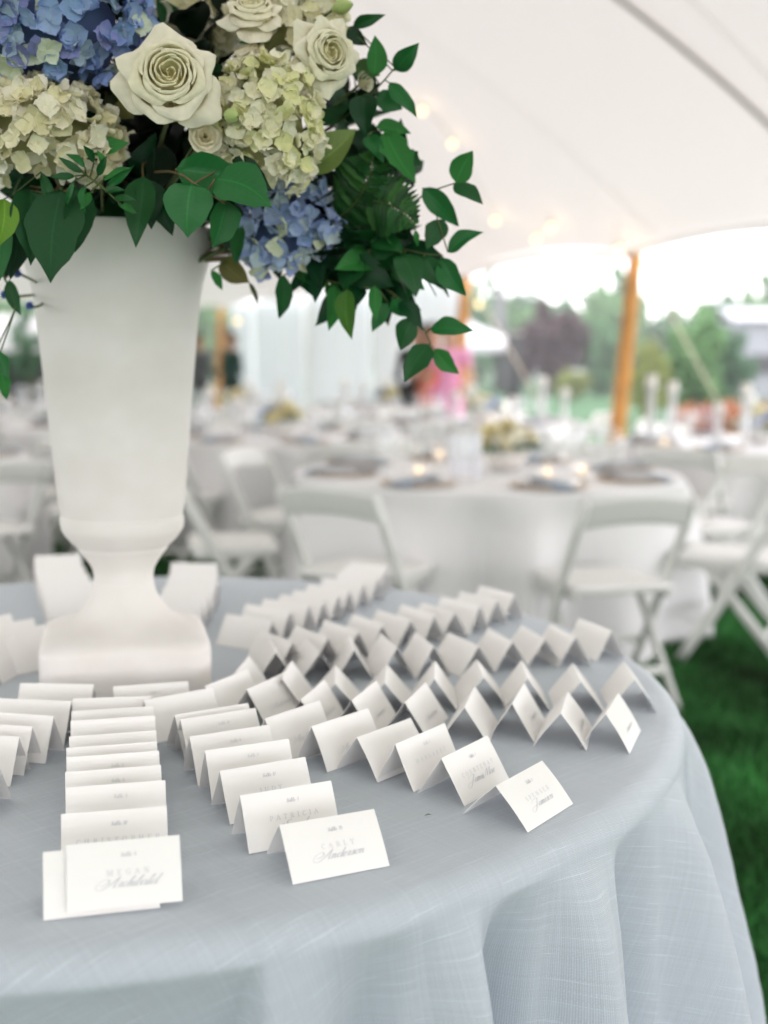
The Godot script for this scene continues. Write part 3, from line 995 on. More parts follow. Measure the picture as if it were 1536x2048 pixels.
func people() -> void:
	person("person in an orange red top standing left of a person in pink", at(864, 760, 12.9) * Vector3(1, 0, 1), 0.5, Color(0.62, 0.10, 0.04), Color(0.62, 0.10, 0.04), Color(0.03, 0.02, 0.015), true, 0.25)
	person("person in a long pink dress standing beside the wooden tent pole", at(899, 780, 12.4) * Vector3(1, 0, 1), -0.4, Color(0.72, 0.30, 0.48), Color(0.74, 0.33, 0.52), Color(0.10, 0.06, 0.03), true, 0.1)
	person("person in dark clothes standing behind the person in red", at(836, 780, 13.0) * Vector3(1, 0, 1), 0.2, Color(0.02, 0.02, 0.025), Color(0.02, 0.02, 0.025), Color(0.03, 0.02, 0.01), false, 0.0)
	person("person in a dark suit standing by the far pole beside the urn", at(400, 760, 19.5) * Vector3(1, 0, 1), 0.9, Color(0.11, 0.115, 0.12), Color(0.09, 0.09, 0.10), Color(0.05, 0.03, 0.02), false, 0.1)
	person("person in dark green clothes right of the far pole beside the urn", at(462, 770, 18.0) * Vector3(1, 0, 1), -0.8, Color(0.02, 0.06, 0.05), Color(0.02, 0.045, 0.04), Color(0.12, 0.07, 0.03), false, 0.2)

# ---------------------------------------------------------------- card table
func weave() -> Array:
	var n := 1024
	var per := 8.5333           # pixels per thread; 120 threads per tile
	var r := RandomNumberGenerator.new()
	r.seed = 77
	var wa := []
	var we := []
	var slub := []
	for i in 120:
		wa.append(r.randf_range(-1, 1))
		we.append(r.randf_range(-1, 1))
		slub.append([r.randf() * n, r.randf_range(25, 150), 1.0 if r.randf() < 0.30 else 0.0])
	var hb := PackedByteArray()
	var cb := PackedByteArray()
	hb.resize(n * n)
	cb.resize(n * n * 3)
	for y in n:
		var j := int(y / per) % 120
		var fy := y / per - floorf(y / per)
		var hy := sin(fy * PI)
		for x in n:
			var i := int(x / per) % 120
			var fx := x / per - floorf(x / per)
			var hx := sin(fx * PI)
			var over := (i + j) % 2 == 0
			var h := (hx * 0.65 + 0.35 * hy * hx) if over else (hy * 0.75 + 0.25 * hy * hx)
			var tone: float = (wa[i] if over else we[j]) * 0.026
			var sl: Array = slub[j]
			if sl[2] > 0.0:
				var dx: float = fposmod(x - sl[0] + n * 0.5, n) - n * 0.5
				var k := exp(-pow(dx / sl[1], 4)) * hy
				tone += 0.035 * k
				h = minf(1.0, h + 0.20 * k)
			hb[y * n + x] = int(clampf(h, 0, 1) * 255)
			var c := clampf(0.76 + 0.19 * h + tone, 0, 1)
			var q := (y * n + x) * 3
			cb[q] = int(c * 252)
			cb[q + 1] = int(c * 254)
			cb[q + 2] = int(minf(1.0, c * 1.0) * 255)
	var him := Image.create_from_data(n, n, false, Image.FORMAT_L8, hb)
	var nim := him.duplicate() as Image
	nim.convert(Image.FORMAT_RGBA8)
	nim.bump_map_to_normal_map(2.2)
	return [ImageTexture.create_from_image(Image.create_from_data(n, n, false, Image.FORMAT_RGB8, cb)), ImageTexture.create_from_image(nim)]

# how far each fold of the hanging cloth stands out, by the direction it faces (degrees, 0 towards the camera, 90 right)
const FOLD := [[-180, 0.1], [-165, -0.6], [-150, 0.7], [-133, -0.6], [-118, 0.7], [-103, -0.5], [-88, 0.7], [-70, -0.6], [-52, 0.6], [-36, -0.5], [-20, 0.4], [-6, -0.2], [4, -0.70], [14, -0.85], [20.8, -0.80], [22.0, 0.05], [24, 0.0], [29, -0.72], [32, -0.25], [35.6, 0.42], [37.4, -0.30], [39.5, -0.92], [43.0, -0.20], [46.5, 0.55], [49.5, 0.25], [54, -0.62], [59, 0.0], [64, 0.62], [69, 0.1], [75, -0.55], [80, 0.1], [86, 0.60], [93, 0.0], [100, -0.6], [114, 0.7], [128, -0.6], [142, 0.7], [160, -0.5], [180, 0.1]]

func fold_at(deg: float) -> float:
	var d := wrapf(deg, -180.0, 180.0)
	for i in FOLD.size() - 1:
		if d <= FOLD[i + 1][0]:
			var t: float = (d - FOLD[i][0]) / (FOLD[i + 1][0] - FOLD[i][0])
			t = t * t * (3 - 2 * t)
			return lerpf(FOLD[i][1], FOLD[i + 1][1], t)
	return 0.0

func card_table() -> void:
	var w := weave()
	var cm := mat(0.685, 0.75, 0.825, 0.58, Color.BLACK, 1.0)
	cm.metallic_specular = 0.65
	cm.albedo_texture = w[0]
	cm.normal_enabled = true
	cm.normal_texture = w[1]
	cm.normal_scale = 0.6
	M.linen = cm
	var t := thing("card_table", "round table draped to the floor in dusty blue linen, holding the urn and cards", "table", Vector3(TC.x, 0, TC.z))
	# one sheet: top, brow, drop; finer where the camera is near
	var na := 900
	var nr := 46
	var nb := 10
	var nd := 46
	var st := SurfaceTool.new()
	st.begin(Mesh.PRIMITIVE_TRIANGLES)
	var nz := FastNoiseLite.new()
	nz.seed = 21
	nz.frequency = 1.6
	var wr := FastNoiseLite.new()
	wr.seed = 4
	wr.frequency = 3.0
	var n := nr + nb + nd
	var p0 := Vector2(0.158, 0.494) * 1.2
	var p1 := Vector2(0.2805, 0.7105) * 1.2
	for j in n + 1:
		for i in na:
			var a := TAU * i / na - PI
			var deg := rad_to_deg(a)
			var f := fold_at(deg)
			var rr := 0.0
			var y := TC.y
			var along := 0.0
			if j <= nr:
				rr = (TR - 0.03) * pow(float(j) / nr, 0.55)
				along = rr
			elif j <= nr + nb:
				var b := float(j - nr) / nb * PI / 2
				rr = TR - 0.03 + 0.032 * sin(b)
				y = TC.y - 0.032 * (1.0 - cos(b))
				along = TR - 0.03 + 0.05 * float(j - nr) / nb
			else:
				var d := float(j - nr - nb) / nd
				var g := pow(d, 0.72)
				y = TC.y - 0.032 - d * (TC.y - 0.036)
				rr = TR + 0.002 + g * (0.03 + f * 0.27) + 0.016 * f * minf(1.0, d * 8.0)
				rr += 0.012 * wr.get_noise_2d(deg * 0.02, d * 0.35) * minf(1.0, d * 4.0)
				along = TR + 0.02 + d * 0.74
			var x := sin(a) * rr
			var z := cos(a) * rr
			if j <= nr + 2 and rr > 0.3:
				# ironed crease and very slight unevenness of the cloth on the board
				var q := Vector2(x, z)
				var ab := p1 - p0
				var tt := clampf((q - p0).dot(ab) / ab.length_squared(), 0.0, 1.0)
				var dist := q.distance_to(p0 + ab * tt)
				y += 0.0016 * exp(-pow(dist / 0.004, 2)) + 0.0006 * nz.get_noise_2d(x * 3, z * 3)
			if j > nr + 2:
				var cd := absf(deg - 21.7) * PI / 180 * rr
				var bump := 0.003 * exp(-pow(cd / 0.006, 2))
				x += sin(a) * bump
				z += cos(a) * bump
			if j <= nr:
				st.set_uv(Vector2(x, z).rotated(0.733) / 0.20)
			else:
				# the drop keeps the thread lines level: across by arc length, down by length
				st.set_uv(Vector2(sin(a) * along, cos(a) * along).rotated(0.733) / 0.20)
			st.add_vertex(Vector3(x, y, z))
	for j in n:
		for i in na:
			var a0 := j * na + i
			var b0 := j * na + (i + 1) % na
			st.add_index(a0); st.add_index(b0); st.add_index(a0 + na)
			st.add_index(b0); st.add_index(b0 + na); st.add_index(a0 + na)
	st.generate_normals()
	st.generate_tangents()
	obj("linen_cloth", st.commit(), cm, t)
	obj("table_board", lathe([Vector2(0, 0.7472), Vector2(TR - 0.032, 0.7472), Vector2(TR - 0.024, 0.742), Vector2(TR - 0.024, 0.715), Vector2(0, 0.715)], 90), mat(0.86, 0.85, 0.84, 0.6), t)
	for k in 4:
		var a := k * PI / 2 + 0.7
		obj("leg", tube([Vector3(sin(a) * 0.55, 0, cos(a) * 0.55), Vector3(sin(a) * 0.55, 0.71, cos(a) * 0.55)], 0.018, 8), M.strap, t)
	# the urn
	var u := thing("flower_urn", "tall white trumpet shaped urn on a square plinth, full of flowers", "urn", Vector3(-0.4176, TC.y + 0.002, -1.82), deg_to_rad(13.7))
	var k := 1.2
	var prof := []
	for e in [[0.0388, 0.1365], [0.0405, 0.152], [0.049, 0.167], [0.0585, 0.180], [0.0600, 0.184], [0.0630, 0.186], [0.0700, 0.193], [0.0780, 0.204], [0.0805, 0.213], [0.0805, 0.222], [0.0790, 0.225], [0.0800, 0.232], [0.0832, 0.255], [0.0885, 0.317], [0.0940, 0.380], [0.0994, 0.443], [0.1050, 0.500], [0.1100, 0.530], [0.1190, 0.560], [0.1235, 0.580], [0.1240, 0.592], [0.1215, 0.597], [0.1140, 0.590], [0.100, 0.55], [0.095, 0.45], [0.0, 0.44]]:
		prof.append(Vector2(e[0], e[1]) * k)
	obj("vase_body", lathe(smooth_profile(prof, 4), 96), M.urn, u)
	var fp := smooth_profile([Vector2(0.0388, 0.137), Vector2(0.0425, 0.121), Vector2(0.050, 0.106), Vector2(0.060, 0.0945), Vector2(0.074, 0.0835), Vector2(0.089, 0.0755), Vector2(0.101, 0.0690), Vector2(0.108, 0.0610), Vector2(0.1095, 0.0500), Vector2(0.1095, 0.0250), Vector2(0.1100, 0.0)], 5)
	var fn_ := fp.size() - 1
	obj("foot", grid(120, fn_, func(uu, v):
		var p: Vector2 = fp[int(round(v * fn_))] * k
		var a: float = uu * TAU
		var e: float = lerpf(2.0, 7.0, smoothstep(0.062, 0.110, p.x / k))
		var rr: float = p.x / pow(pow(absf(sin(a)), e) + pow(absf(cos(a)), e), 1.0 / e)
		return Vector3(sin(a) * rr, p.y, cos(a) * rr), true), M.urn, u)
	# a snipped bit of leaf on the cloth
	var bit := thing("leaf_snippet", "tiny snipped green leaf bit lying on the blue cloth", "leaf", Vector3(TC.x + 0.4162 * 1.2, TC.y + 0.0025, TC.z + 0.4829 * 1.2), 0.3)
	leaf("blade", bit, Vector3(-0.0045, 0, 0), Vector3(0.0045, 0.0008, 0.001), 0.0026, Vector3.UP, M.leaf_bright, 0)

# ---------------------------------------------------------------- place cards
func card_mesh(hb: float, bow: float) -> ArrayMesh:
	# cross-section: outer skin front foot > ridge > back foot, inner skin back again; swept across the width
	var hr := sqrt(CH * CH - hb * hb)
	var th := 0.00045
	var sec := []
	var outer := []
	for i in 7:
		var t := i / 6.0
		outer.append(Vector2(hb * (1 - t) + bow * sin(t * PI), hr * t + bow * 0.5 * sin(t * PI)))
	for i in range(1, 7):
		var t := i / 6.0
		outer.append(Vector2(-hb * t - bow * sin(t * PI), hr * (1 - t) + bow * 0.5 * sin(t * PI)))
	sec.append_array(outer)
	for i in range(outer.size() - 1, -1, -1):
		var p: Vector2 = outer[i]
		sec.append(Vector2(p.x - signf(p.x) * th if absf(p.x) > 1e-5 else 0.0, p.y - th * 0.8 if p.y > th else 0.0))
	var st := SurfaceTool.new()
	st.begin(Mesh.PRIMITIVE_TRIANGLES)
	st.set_smooth_group(-1)
	var n := sec.size()
	for i in n:
		var a: Vector2 = sec[i]
		var b: Vector2 = sec[(i + 1) % n]
		var q := [Vector3(-CW / 2, a.y, a.x), Vector3(CW / 2, a.y, a.x), Vector3(CW / 2, b.y, b.x), Vector3(-CW / 2, b.y, b.x)]
		for k in [0, 2, 1, 0, 3, 2]: st.add_vertex(q[k])
	var m := outer.size()
	for i in m - 1:
		for s in [-1, 1]:
			var a: Vector2 = sec[i]
			var b: Vector2 = sec[i + 1]
			var c: Vector2 = sec[n - 2 - i]
			var d: Vector2 = sec[n - 1 - i]
			var q := [a, b, c, d]
			for k in ([0, 1, 2, 0, 2, 3] if s > 0 else [0, 2, 1, 0, 3, 2]):
				st.add_vertex(Vector3(s * CW / 2, q[k].y, q[k].x))
	st.generate_normals()
	return st.commit()

const GL := {
	"a": [1.0, [[0.75, 0.85, 0.4, 1.0, 0.05, 0.55, 0.2, 0.05, 0.55, 0.2, 0.78, 0.9, 0.72, 0.2, 0.85, 0.0, 1.05, 0.25]]],
	"b": [0.7, [[0.0, 0.4, 0.45, 1.9, 0.35, 2.1, 0.2, 1.7, 0.1, 0.2, 0.3, 0.0, 0.6, 0.4, 0.5, 0.9, 0.75, 0.8]]],
	"c": [0.7, [[0.6, 0.8, 0.4, 1.0, 0.1, 0.6, 0.15, 0.1, 0.4, 0.0, 0.75, 0.3]]],
	"d": [1.0, [[0.75, 0.85, 0.4, 1.0, 0.05, 0.55, 0.2, 0.05, 0.55, 0.2, 0.8, 0.9, 0.95, 2.1], [0.95, 2.1, 0.75, 0.3, 0.85, 0.0, 1.1, 0.25]]],
	"e": [0.7, [[0.05, 0.4, 0.5, 0.6, 0.55, 0.9, 0.35, 1.0, 0.08, 0.6, 0.15, 0.1, 0.4, 0.0, 0.75, 0.3]]],
	"h": [0.85, [[0.0, 0.4, 0.5, 1.9, 0.4, 2.1, 0.25, 1.7, 0.1, 0.0], [0.1, 0.4, 0.4, 0.95, 0.58, 0.85, 0.52, 0.2, 0.65, 0.0, 0.9, 0.25]]],
	"i": [0.45, [[0.0, 0.5, 0.15, 1.0, 0.1, 0.2, 0.25, 0.0, 0.5, 0.25], [0.22, 1.38, 0.26, 1.48]]],
	"l": [0.5, [[0.0, 0.4, 0.45, 1.9, 0.35, 2.1, 0.2, 1.7, 0.15, 0.2, 0.3, 0.0, 0.55, 0.25]]],
	"m": [1.15, [[0.0, 0.8, 0.1, 1.0, 0.08, 0.0], [0.08, 0.4, 0.35, 0.95, 0.48, 0.8, 0.42, 0.0], [0.42, 0.4, 0.7, 0.95, 0.85, 0.8, 0.8, 0.2, 0.95, 0.0, 1.2, 0.25]]],
	"n": [0.95, [[0.0, 0.8, 0.12, 1.0, 0.1, 0.0], [0.1, 0.4, 0.4, 0.95, 0.6, 0.85, 0.55, 0.2, 0.7, 0.0, 0.95, 0.25]]],
	"o": [0.8, [[0.5, 1.0, 0.15, 0.85, 0.05, 0.3, 0.3, 0.0, 0.6, 0.35, 0.6, 0.85, 0.45, 1.0, 0.9, 0.85]]],
	"r": [0.72, [[0.0, 0.6, 0.2, 1.05, 0.5, 0.9, 0.35, 0.3, 0.45, 0.0, 0.75, 0.3]]],
	"s": [0.72, [[0.0, 0.2, 0.35, 1.1, 0.5, 0.5, 0.4, 0.05, 0.1, 0.05, 0.3, 0.0, 0.75, 0.3]]],
	"A": [1.7, [[1.3, 2.2, 0.4, 0.4, -0.5, -0.4, -1.4, 0.1, -1.3, 1.3, -0.4, 1.8, 0.1, 1.2, -0.3, 0.6, -0.9, 0.5], [1.3, 2.2, 1.25, 0.2, 1.5, 0.0, 1.7, 0.3], [0.3, 0.8, 1.3, 0.8]]],
	"J": [1.2, [[-0.8, 1.4, -0.9, 2.0, 0.0, 2.2, 1.1, 2.1], [0.9, 2.1, 0.5, 0.5, 0.0, -0.7, -0.9, -0.7, -1.1, 0.2, 0.2, 0.5, 0.8, 0.5]]],
	"M": [1.8, [[-0.9, 0.6, -1.0, -0.1, -0.3, 0.0, 0.4, 2.1, 0.6, 0.1], [0.6, 0.1, 1.4, 2.1, 1.4, 0.2, 1.6, 0.0, 1.8, 0.3]]],
	"S": [1.2, [[1.0, 1.8, 0.7, 2.2, 0.2, 1.8, 0.5, 1.2, 0.7, 0.6, 0.2, -0.2, -0.9, -0.2, -1.2, 0.9, -0.4, 1.4, 0.1, 0.8, -0.3, 0.3, -0.8, 0.4]]],
	"T": [0.8, [[-0.1, 1.7, 0.2, 2.0, 1.1, 1.9], [0.65, 1.95, 0.45, 0.6, 0.25, 0.05, 0.0, 0.15]]],
	"1": [0.55, [[0.2, 1.6, 0.4, 1.9, 0.25, 0.0]]],
	"2": [0.85, [[0.1, 1.5, 0.4, 1.9, 0.65, 1.5, 0.05, 0.0, 0.7, 0.05]]],
	"4": [0.85, [[0.5, 1.9, 0.05, 0.7, 0.75, 0.7], [0.6, 1.1, 0.5, 0.0]]],
	"5": [0.85, [[0.8, 1.9, 0.35, 1.9, 0.25, 1.1, 0.6, 1.1, 0.65, 0.4, 0.3, 0.0, 0.0, 0.2]]],
	"8": [0.85, [[0.4, 1.0, 0.15, 1.5, 0.4, 1.9, 0.65, 1.5, 0.4, 1.0, 0.1, 0.4, 0.4, 0.0, 0.7, 0.4, 0.4, 1.0]]],
	" ": [0.7, []],
}

func script_mesh(text: String, xh: float, slant: float, weight: float) -> ArrayMesh:
	# handwriting: every stroke a flat pen ribbon, thicker on the way down
	var st := SurfaceTool.new()
	st.begin(Mesh.PRIMITIVE_TRIANGLES)
	var x := 0.0
	var total := 0.0
	for ch in text: total += GL[ch][0]
	for ch in text:
		for s in GL[ch][1]:
			var c := Curve2D.new()
			var pts := []
			for i in s.size() / 2:
				var p := Vector2(s[2 * i], s[2 * i + 1])
				pts.append(Vector2(x + p.x + p.y * slant / 1.5 - total * 0.5, p.y))
			var line := []
			for i in pts.size() - 1:
				var a: Vector2 = pts[max(i - 1, 0)]
				var d: Vector2 = pts[min(i + 2, pts.size() - 1)]
				for k in 4: line.append((pts[i] as Vector2).cubic_interpolate(pts[i + 1], a, d, k / 4.0))
			line.append(pts[-1])
			for i in line.size() - 1:
				var a: Vector2 = line[i]
				var b: Vector2 = line[i + 1]
				var d := (b - a).normalized()
				var w := weight * (0.6 + 0.9 * maxf(0.0, -d.y))
				var nn := Vector2(-d.y, d.x) * w * 0.5
				a -= d * w * 0.2
				b += d * w * 0.2
				var q := [a - nn, a + nn, b + nn, b - nn]
				for k in [0, 1, 2, 0, 2, 3]: st.add_vertex(Vector3(q[k].x * xh * 1.5, q[k].y * xh, 0))
		x += GL[ch][0]
	st.generate_normals()
	return st.commit()

func caps_mesh(text: String, size: float) -> TextMesh:
	var sf := SystemFont.new()
	sf.font_names = PackedStringArray(["Droid Serif"])
	var fv := FontVariation.new()
	fv.base_font = sf
	fv.spacing_glyph = 22
	var tm := TextMesh.new()
	tm.font = fv
	tm.text = text
	tm.font_size = 48
	tm.pixel_size = size / 48.0 / 0.72
	tm.depth = 0.0
	tm.horizontal_alignment = HORIZONTAL_ALIGNMENT_CENTER
	tm.vertical_alignment = VERTICAL_ALIGNMENT_CENTER
	return tm

func print_on(card: Node3D, hb: float, bow: float, called: String, mesh: Mesh, m: Material, x: float, v: float) -> void:
	var hr := sqrt(CH * CH - hb * hb)
	var down := Vector3(0, -hr, hb).normalized()
	var nrm := Vector3(0, hb, hr).normalized()
	var o := obj(called, mesh, m, card)
	var t := 1.0 - v
	var p := Vector3(0, hr * t + bow * 0.5 * sin(t * PI), hb * (1 - t) + bow * sin(t * PI))
	o.transform = Transform3D(Basis(Vector3.RIGHT, -down, nrm), p + nrm * 0.00025 + Vector3(x * CW, 0, 0))

func cards() -> void:
	# [x, z towards the far side, direction the front faces] from the table's centre, in units of the table's own scale
	var rows := {
		"near": ["row pointing at the camera", [[0.148, -0.659, 14.2], [0.142, -0.586, 12.6], [0.129, -0.524, 13.3], [0.117, -0.483, 14.5], [0.108, -0.446, 13.6], [0.100, -0.417, 14.0], [0.092, -0.378, 15.5], [0.082, -0.335, 14.4], [0.072, -0.295, 14.6], [0.062, -0.253, 9.0]]],
		"second": ["row ending with table 15", [[0.325, -0.581, 25.5], [0.285, -0.530, 27.0], [0.257, -0.462, 28.0], [0.236, -0.414, 26.0], [0.212, -0.366, 27.4], [0.191, -0.304, 29.4], [0.181, -0.286, 31.0], [0.135, -0.235, 38.0], [0.094, -0.193, 16.4]]],
		"third": ["row ending at front right", [[0.505, -0.462, 52.9], [0.456, -0.405, 53.3], [0.412, -0.371, 51.8], [0.374, -0.343, 49.0], [0.326, -0.318, 48.5], [0.272, -0.290, 50.0], [0.180, -0.158, 62.0]]],
		"fourth": ["zigzag row at middle right", [[0.230, -0.165, 66.0], [0.289, -0.205, 72.0], [0.350, -0.205, 71.5], [0.411, -0.209, 72.7], [0.474, -0.227, 74.5], [0.532, -0.215, 77.0], [0.582, -0.243, 73.6], [0.636, -0.250, 72.0]]],
		"fifth": ["rightmost row, seen end on", [[0.687, -0.099, 86.8], [0.619, -0.108, 85.8], [0.553, -0.101, 85.5], [0.497, -0.093, 88.2], [0.438, -0.105, 89.0], [0.376, -0.115, 89.0], [0.312, -0.119, 90.0], [0.250, -0.110, 87.0], [0.190, -0.09, 85.0]]],
		"sixth": ["right rear row below the chair", [[0.688, 0.147, 111.0], [0.634, 0.108, 107.0], [0.590, 0.103, 104.0], [0.540, 0.079, 104.0], [0.485, 0.055, 118.0], [0.430, 0.045, 104.0], [0.380, 0.035, 102.0], [0.328, 0.030, 100.0], [0.275, 0.015, 104.0], [0.22, 0.01, 100.0]]],
		"seventh": ["row pointing at the middle table", [[0.566, 0.400, 128.0], [0.531, 0.354, 127.0], [0.497, 0.306, 130.0], [0.459, 0.261, 126.0], [0.426, 0.235, 128.0], [0.388, 0.202, 127.0], [0.348, 0.165, 124.0], [0.310, 0.123, 127.0], [0.268, 0.090, 125.0], [0.22, 0.06, 125.0]]],
		"eighth": ["rear row right of the urn", [[0.343, 0.641, 149.0], [0.334, 0.590, 150.0], [0.325, 0.535, 147.0], [0.300, 0.477, 150.0], [0.277, 0.410, 149.0], [0.258, 0.365, 148.0], [0.238, 0.322, 150.0], [0.215, 0.285, 147.0], [0.190, 0.240, 149.0], [0.168, 0.180, 148.0]]],
		"ninth": ["row right behind the urn's foot", [[0.008, 0.638, 176.0], [0.020, 0.570, 175.0], [0.028, 0.510, 177.0], [0.035, 0.450, 174.0], [0.040, 0.390, 176.0], [0.040, 0.330, 174.0], [0.040, 0.270, 176.0]]],
		"tenth": ["row behind the urn's left", [[-0.273, 0.709, 198.0], [-0.252, 0.640, 199.0], [-0.228, 0.570, 197.0], [-0.203, 0.500, 200.0], [-0.177, 0.430, 198.0], [-0.152, 0.360, 199.0], [-0.127, 0.290, 198.0]]],
		"eleventh": ["left rear row by the urn", [[-0.325, 0.235, 227.0], [-0.272, 0.192, 226.0], [-0.225, 0.152, 229.0], [-0.180, 0.117, 226.0], [-0.148, 0.082, 228.0], [-0.118, 0.045, 225.0]]],
		"twelfth": ["row pointing left from the urn", [[-0.305, 0.02, 264.0], [-0.250, 0.03, 260.0], [-0.200, 0.015, 268.0], [-0.152, 0.0, 262.0]]],
		"thirteenth": ["short front left row", [[-0.300, -0.215, 310.0], [-0.235, -0.165, 312.0], [-0.185, -0.125, 308.0]]],
		"last": ["left edge row facing the camera", [[-0.040, -0.465, -9.0], [-0.046, -0.385, -8.0], [-0.041, -0.354, -6.0], [-0.028, -0.318, -8.0], [-0.026, -0.261, -7.0], [-0.018, -0.196, -5.0]]],
	}
	var ord := ["outermost", "second", "third", "fourth", "fifth", "sixth", "seventh", "eighth", "ninth", "tenth"]
	# half the distance between the two feet, per row
	var open := {"near": 0.0275, "second": 0.0300, "third": 0.0325, "fourth": 0.0355, "fifth": 0.0385, "sixth": 0.0325, "seventh": 0.0310, "eighth": 0.0295, "ninth": 0.027, "tenth": 0.027, "eleventh": 0.030, "twelfth": 0.031, "thirteenth": 0.030, "last": 0.0285}
	var extra := {}
	for key in rows:
		var list: Array = rows[key][1]
		for i in list.size():
			var e: Array = list[i]
			var hb: float = open[key] + rng.randf_range(-0.0040, 0.0030)
			if key == "second" and i == 0: hb = 0.0395
			if key == "third" and i == 0: hb = 0.043
			if key == "near" and i < 2: hb = 0.030 if i == 0 else 0.0275
			var bow := rng.randf_range(-0.0004, 0.0016)
			var word: String = ord[i]
			var label := "place card, %s from the outer end of the %s" % [word if i else "first", rows[key][0]]
			var c := thing("place_card", label, "place card", Vector3(TC.x + e[0] * 1.2, TC.y + 0.0012, TC.z - e[1] * 1.2), deg_to_rad(e[2] + (rng.randf_range(-1.0, 1.0) if key in ["near", "second", "third"] else rng.randf_range(-3.5, 3.5))), "white place cards in rows on the blue cloth")
			obj("card_stock", card_mesh(hb, bow), M.paper, c)
			extra[key + str(i)] = [c, hb, bow]
	# the card that straddles the front one of the row pointing at the camera
	var top := thing("place_card", "white folded place card set over another card, nearest the camera at the front left", "place card", Vector3(TC.x + 0.1655 * 1.2, TC.y + 0.0066, TC.z + 0.6555 * 1.2), deg_to_rad(14.2), "white place cards in rows on the blue cloth")
	obj("card_stock", card_mesh(0.0303, 0.0004), M.paper, top)
	extra["top"] = [top, 0.0303, 0.0004]
	var words := {
		"top": ["Table 4", "MEGAN", "Archibald"], "near1": ["Table 18", "CHRISTOPHER", ""], "near2": ["Table 5", "", ""], "near3": ["Table 5", "", ""], "near4": ["Table 5", "", ""],
		"second0": ["Table 15", "CARLY", "Anderson"], "second1": ["Table 1", "PATRICIA", "Sander"], "second2": ["Table 12", "JUDY", ""], "second3": ["Table 1", "", ""], "second4": ["Table 4", "", ""], "second5": ["Table 18", "", ""], "second8": ["Table 1", "", ""],
		"third0": ["Table 1", "SPENSER", "Jameson"], "third1": ["Table 1", "COURTENAY", "Jamie Mae"], "third2": ["Table 2", "MARGARET", ""], "third3": ["", "", "Jameson"], "third4": ["", "", "Anderson"], "third5": ["", "", "Anderson"],
		"fourth1": ["", "", "Anderson"], "fourth2": ["", "", "Jameson"], "fourth3": ["", "", "Anderson"], "fourth5": ["", "", "Jameson"], "fourth6": ["", "", "Anderson"], "fourth7": ["", "", "Jameson"], "fourth0": ["", "", "Anderson"],
	}
	for k in words:
		if not extra.has(k): continue
		var e: Array = extra[k]
		var w: Array = words[k]
		var ink: Material = M.ink if k in ["top", "near1", "second0", "second1", "second2", "third0", "third1"] else M.ink_pale
		if w[0]: print_on(e[0], e[1], e[2], "table_number", script_mesh(w[0], 0.0019, 0.12, 0.20), ink, 0.04, 0.25)
		if w[1]: print_on(e[0], e[1], e[2], "printed_first_name", caps_mesh(w[1], 0.0052), ink, 0.03, 0.485)
		if w[2]: print_on(e[0], e[1], e[2], "printed_last_name", script_mesh(w[2], 0.0042, 0.75, 0.15), ink, 0.05, 0.70)

# ---------------------------------------------------------------- flowers
func leaf(called: String, parent: Node, base: Vector3, tip: Vector3, width: float, face: Vector3, mats: Variant, kind: int, bend := 0.12) -> void:
	# kinds: 0 pointed oval, 1 broad heart, 2 serrated, 3 narrow
	var m: Material = mats[rng.randi() % mats.size()] if mats is Array else mats
	var ax := tip - base
	var L := ax.length()
	var d := ax / L
	var nrm := (face - d * face.dot(d)).normalized()
	var side := d.cross(nrm).normalized()
	var ph := rng.randf() * 6.0
	var fold := rng.randf_range(0.10, 0.55)
	var bend_k := bend * rng.randf_range(-0.4, 1.9)
	var wav := rng.randf_range(0.02, 0.06)
	var org := base
	var sway := rng.randf_range(-0.07, 0.07)
	var lop := rng.randf_range(-0.12, 0.12)
	var nib := rng.randf_range(0.02, 0.06)
	obj(called, grid(6, 12, func(u, v):
		var s: float = u * 2.0 - 1.0
		var w := 0.0
		if kind == 1:
			w = pow(sin(PI * pow(v, 0.66)), 0.70) * (1.0 - 0.5 * smoothstep(0.72, 0.95, v))
		elif kind == 3:
			w = pow(sin(PI * pow(v, 0.8)), 0.9)
		else:
			w = pow(sin(PI * pow(v, 0.72)), 0.95)
		if kind == 2:
			w *= 1.0 + 0.16 * sin(v * 24.0)
		w *= 0.5 * width
		w *= (1.0 + lop * signf(s)) * (1.0 + nib * sin(v * 11.0 + ph + s * 2.0) + nib * 0.6 * sin(v * 23.0 - ph))
		var lift: float = bend_k * L * (sin(v * PI) * 0.6 - v * v * 0.35) + absf(s) * w * fold + wav * L * sin(v * 7.0 + ph) * s * s * 0.5
		return base - org + d * (v * L) + side * (s * w + sway * L * sin(v * PI)) + nrm * lift), m, parent, org)

func rot_to(n: Vector3, spin: float) -> Basis:
	var z := n.normalized()
	var x := (Vector3.UP if absf(z.y) < 0.95 else Vector3.RIGHT).cross(z).normalized()
	return Basis(x, z.cross(x), z) * Basis(Vector3.BACK, spin)

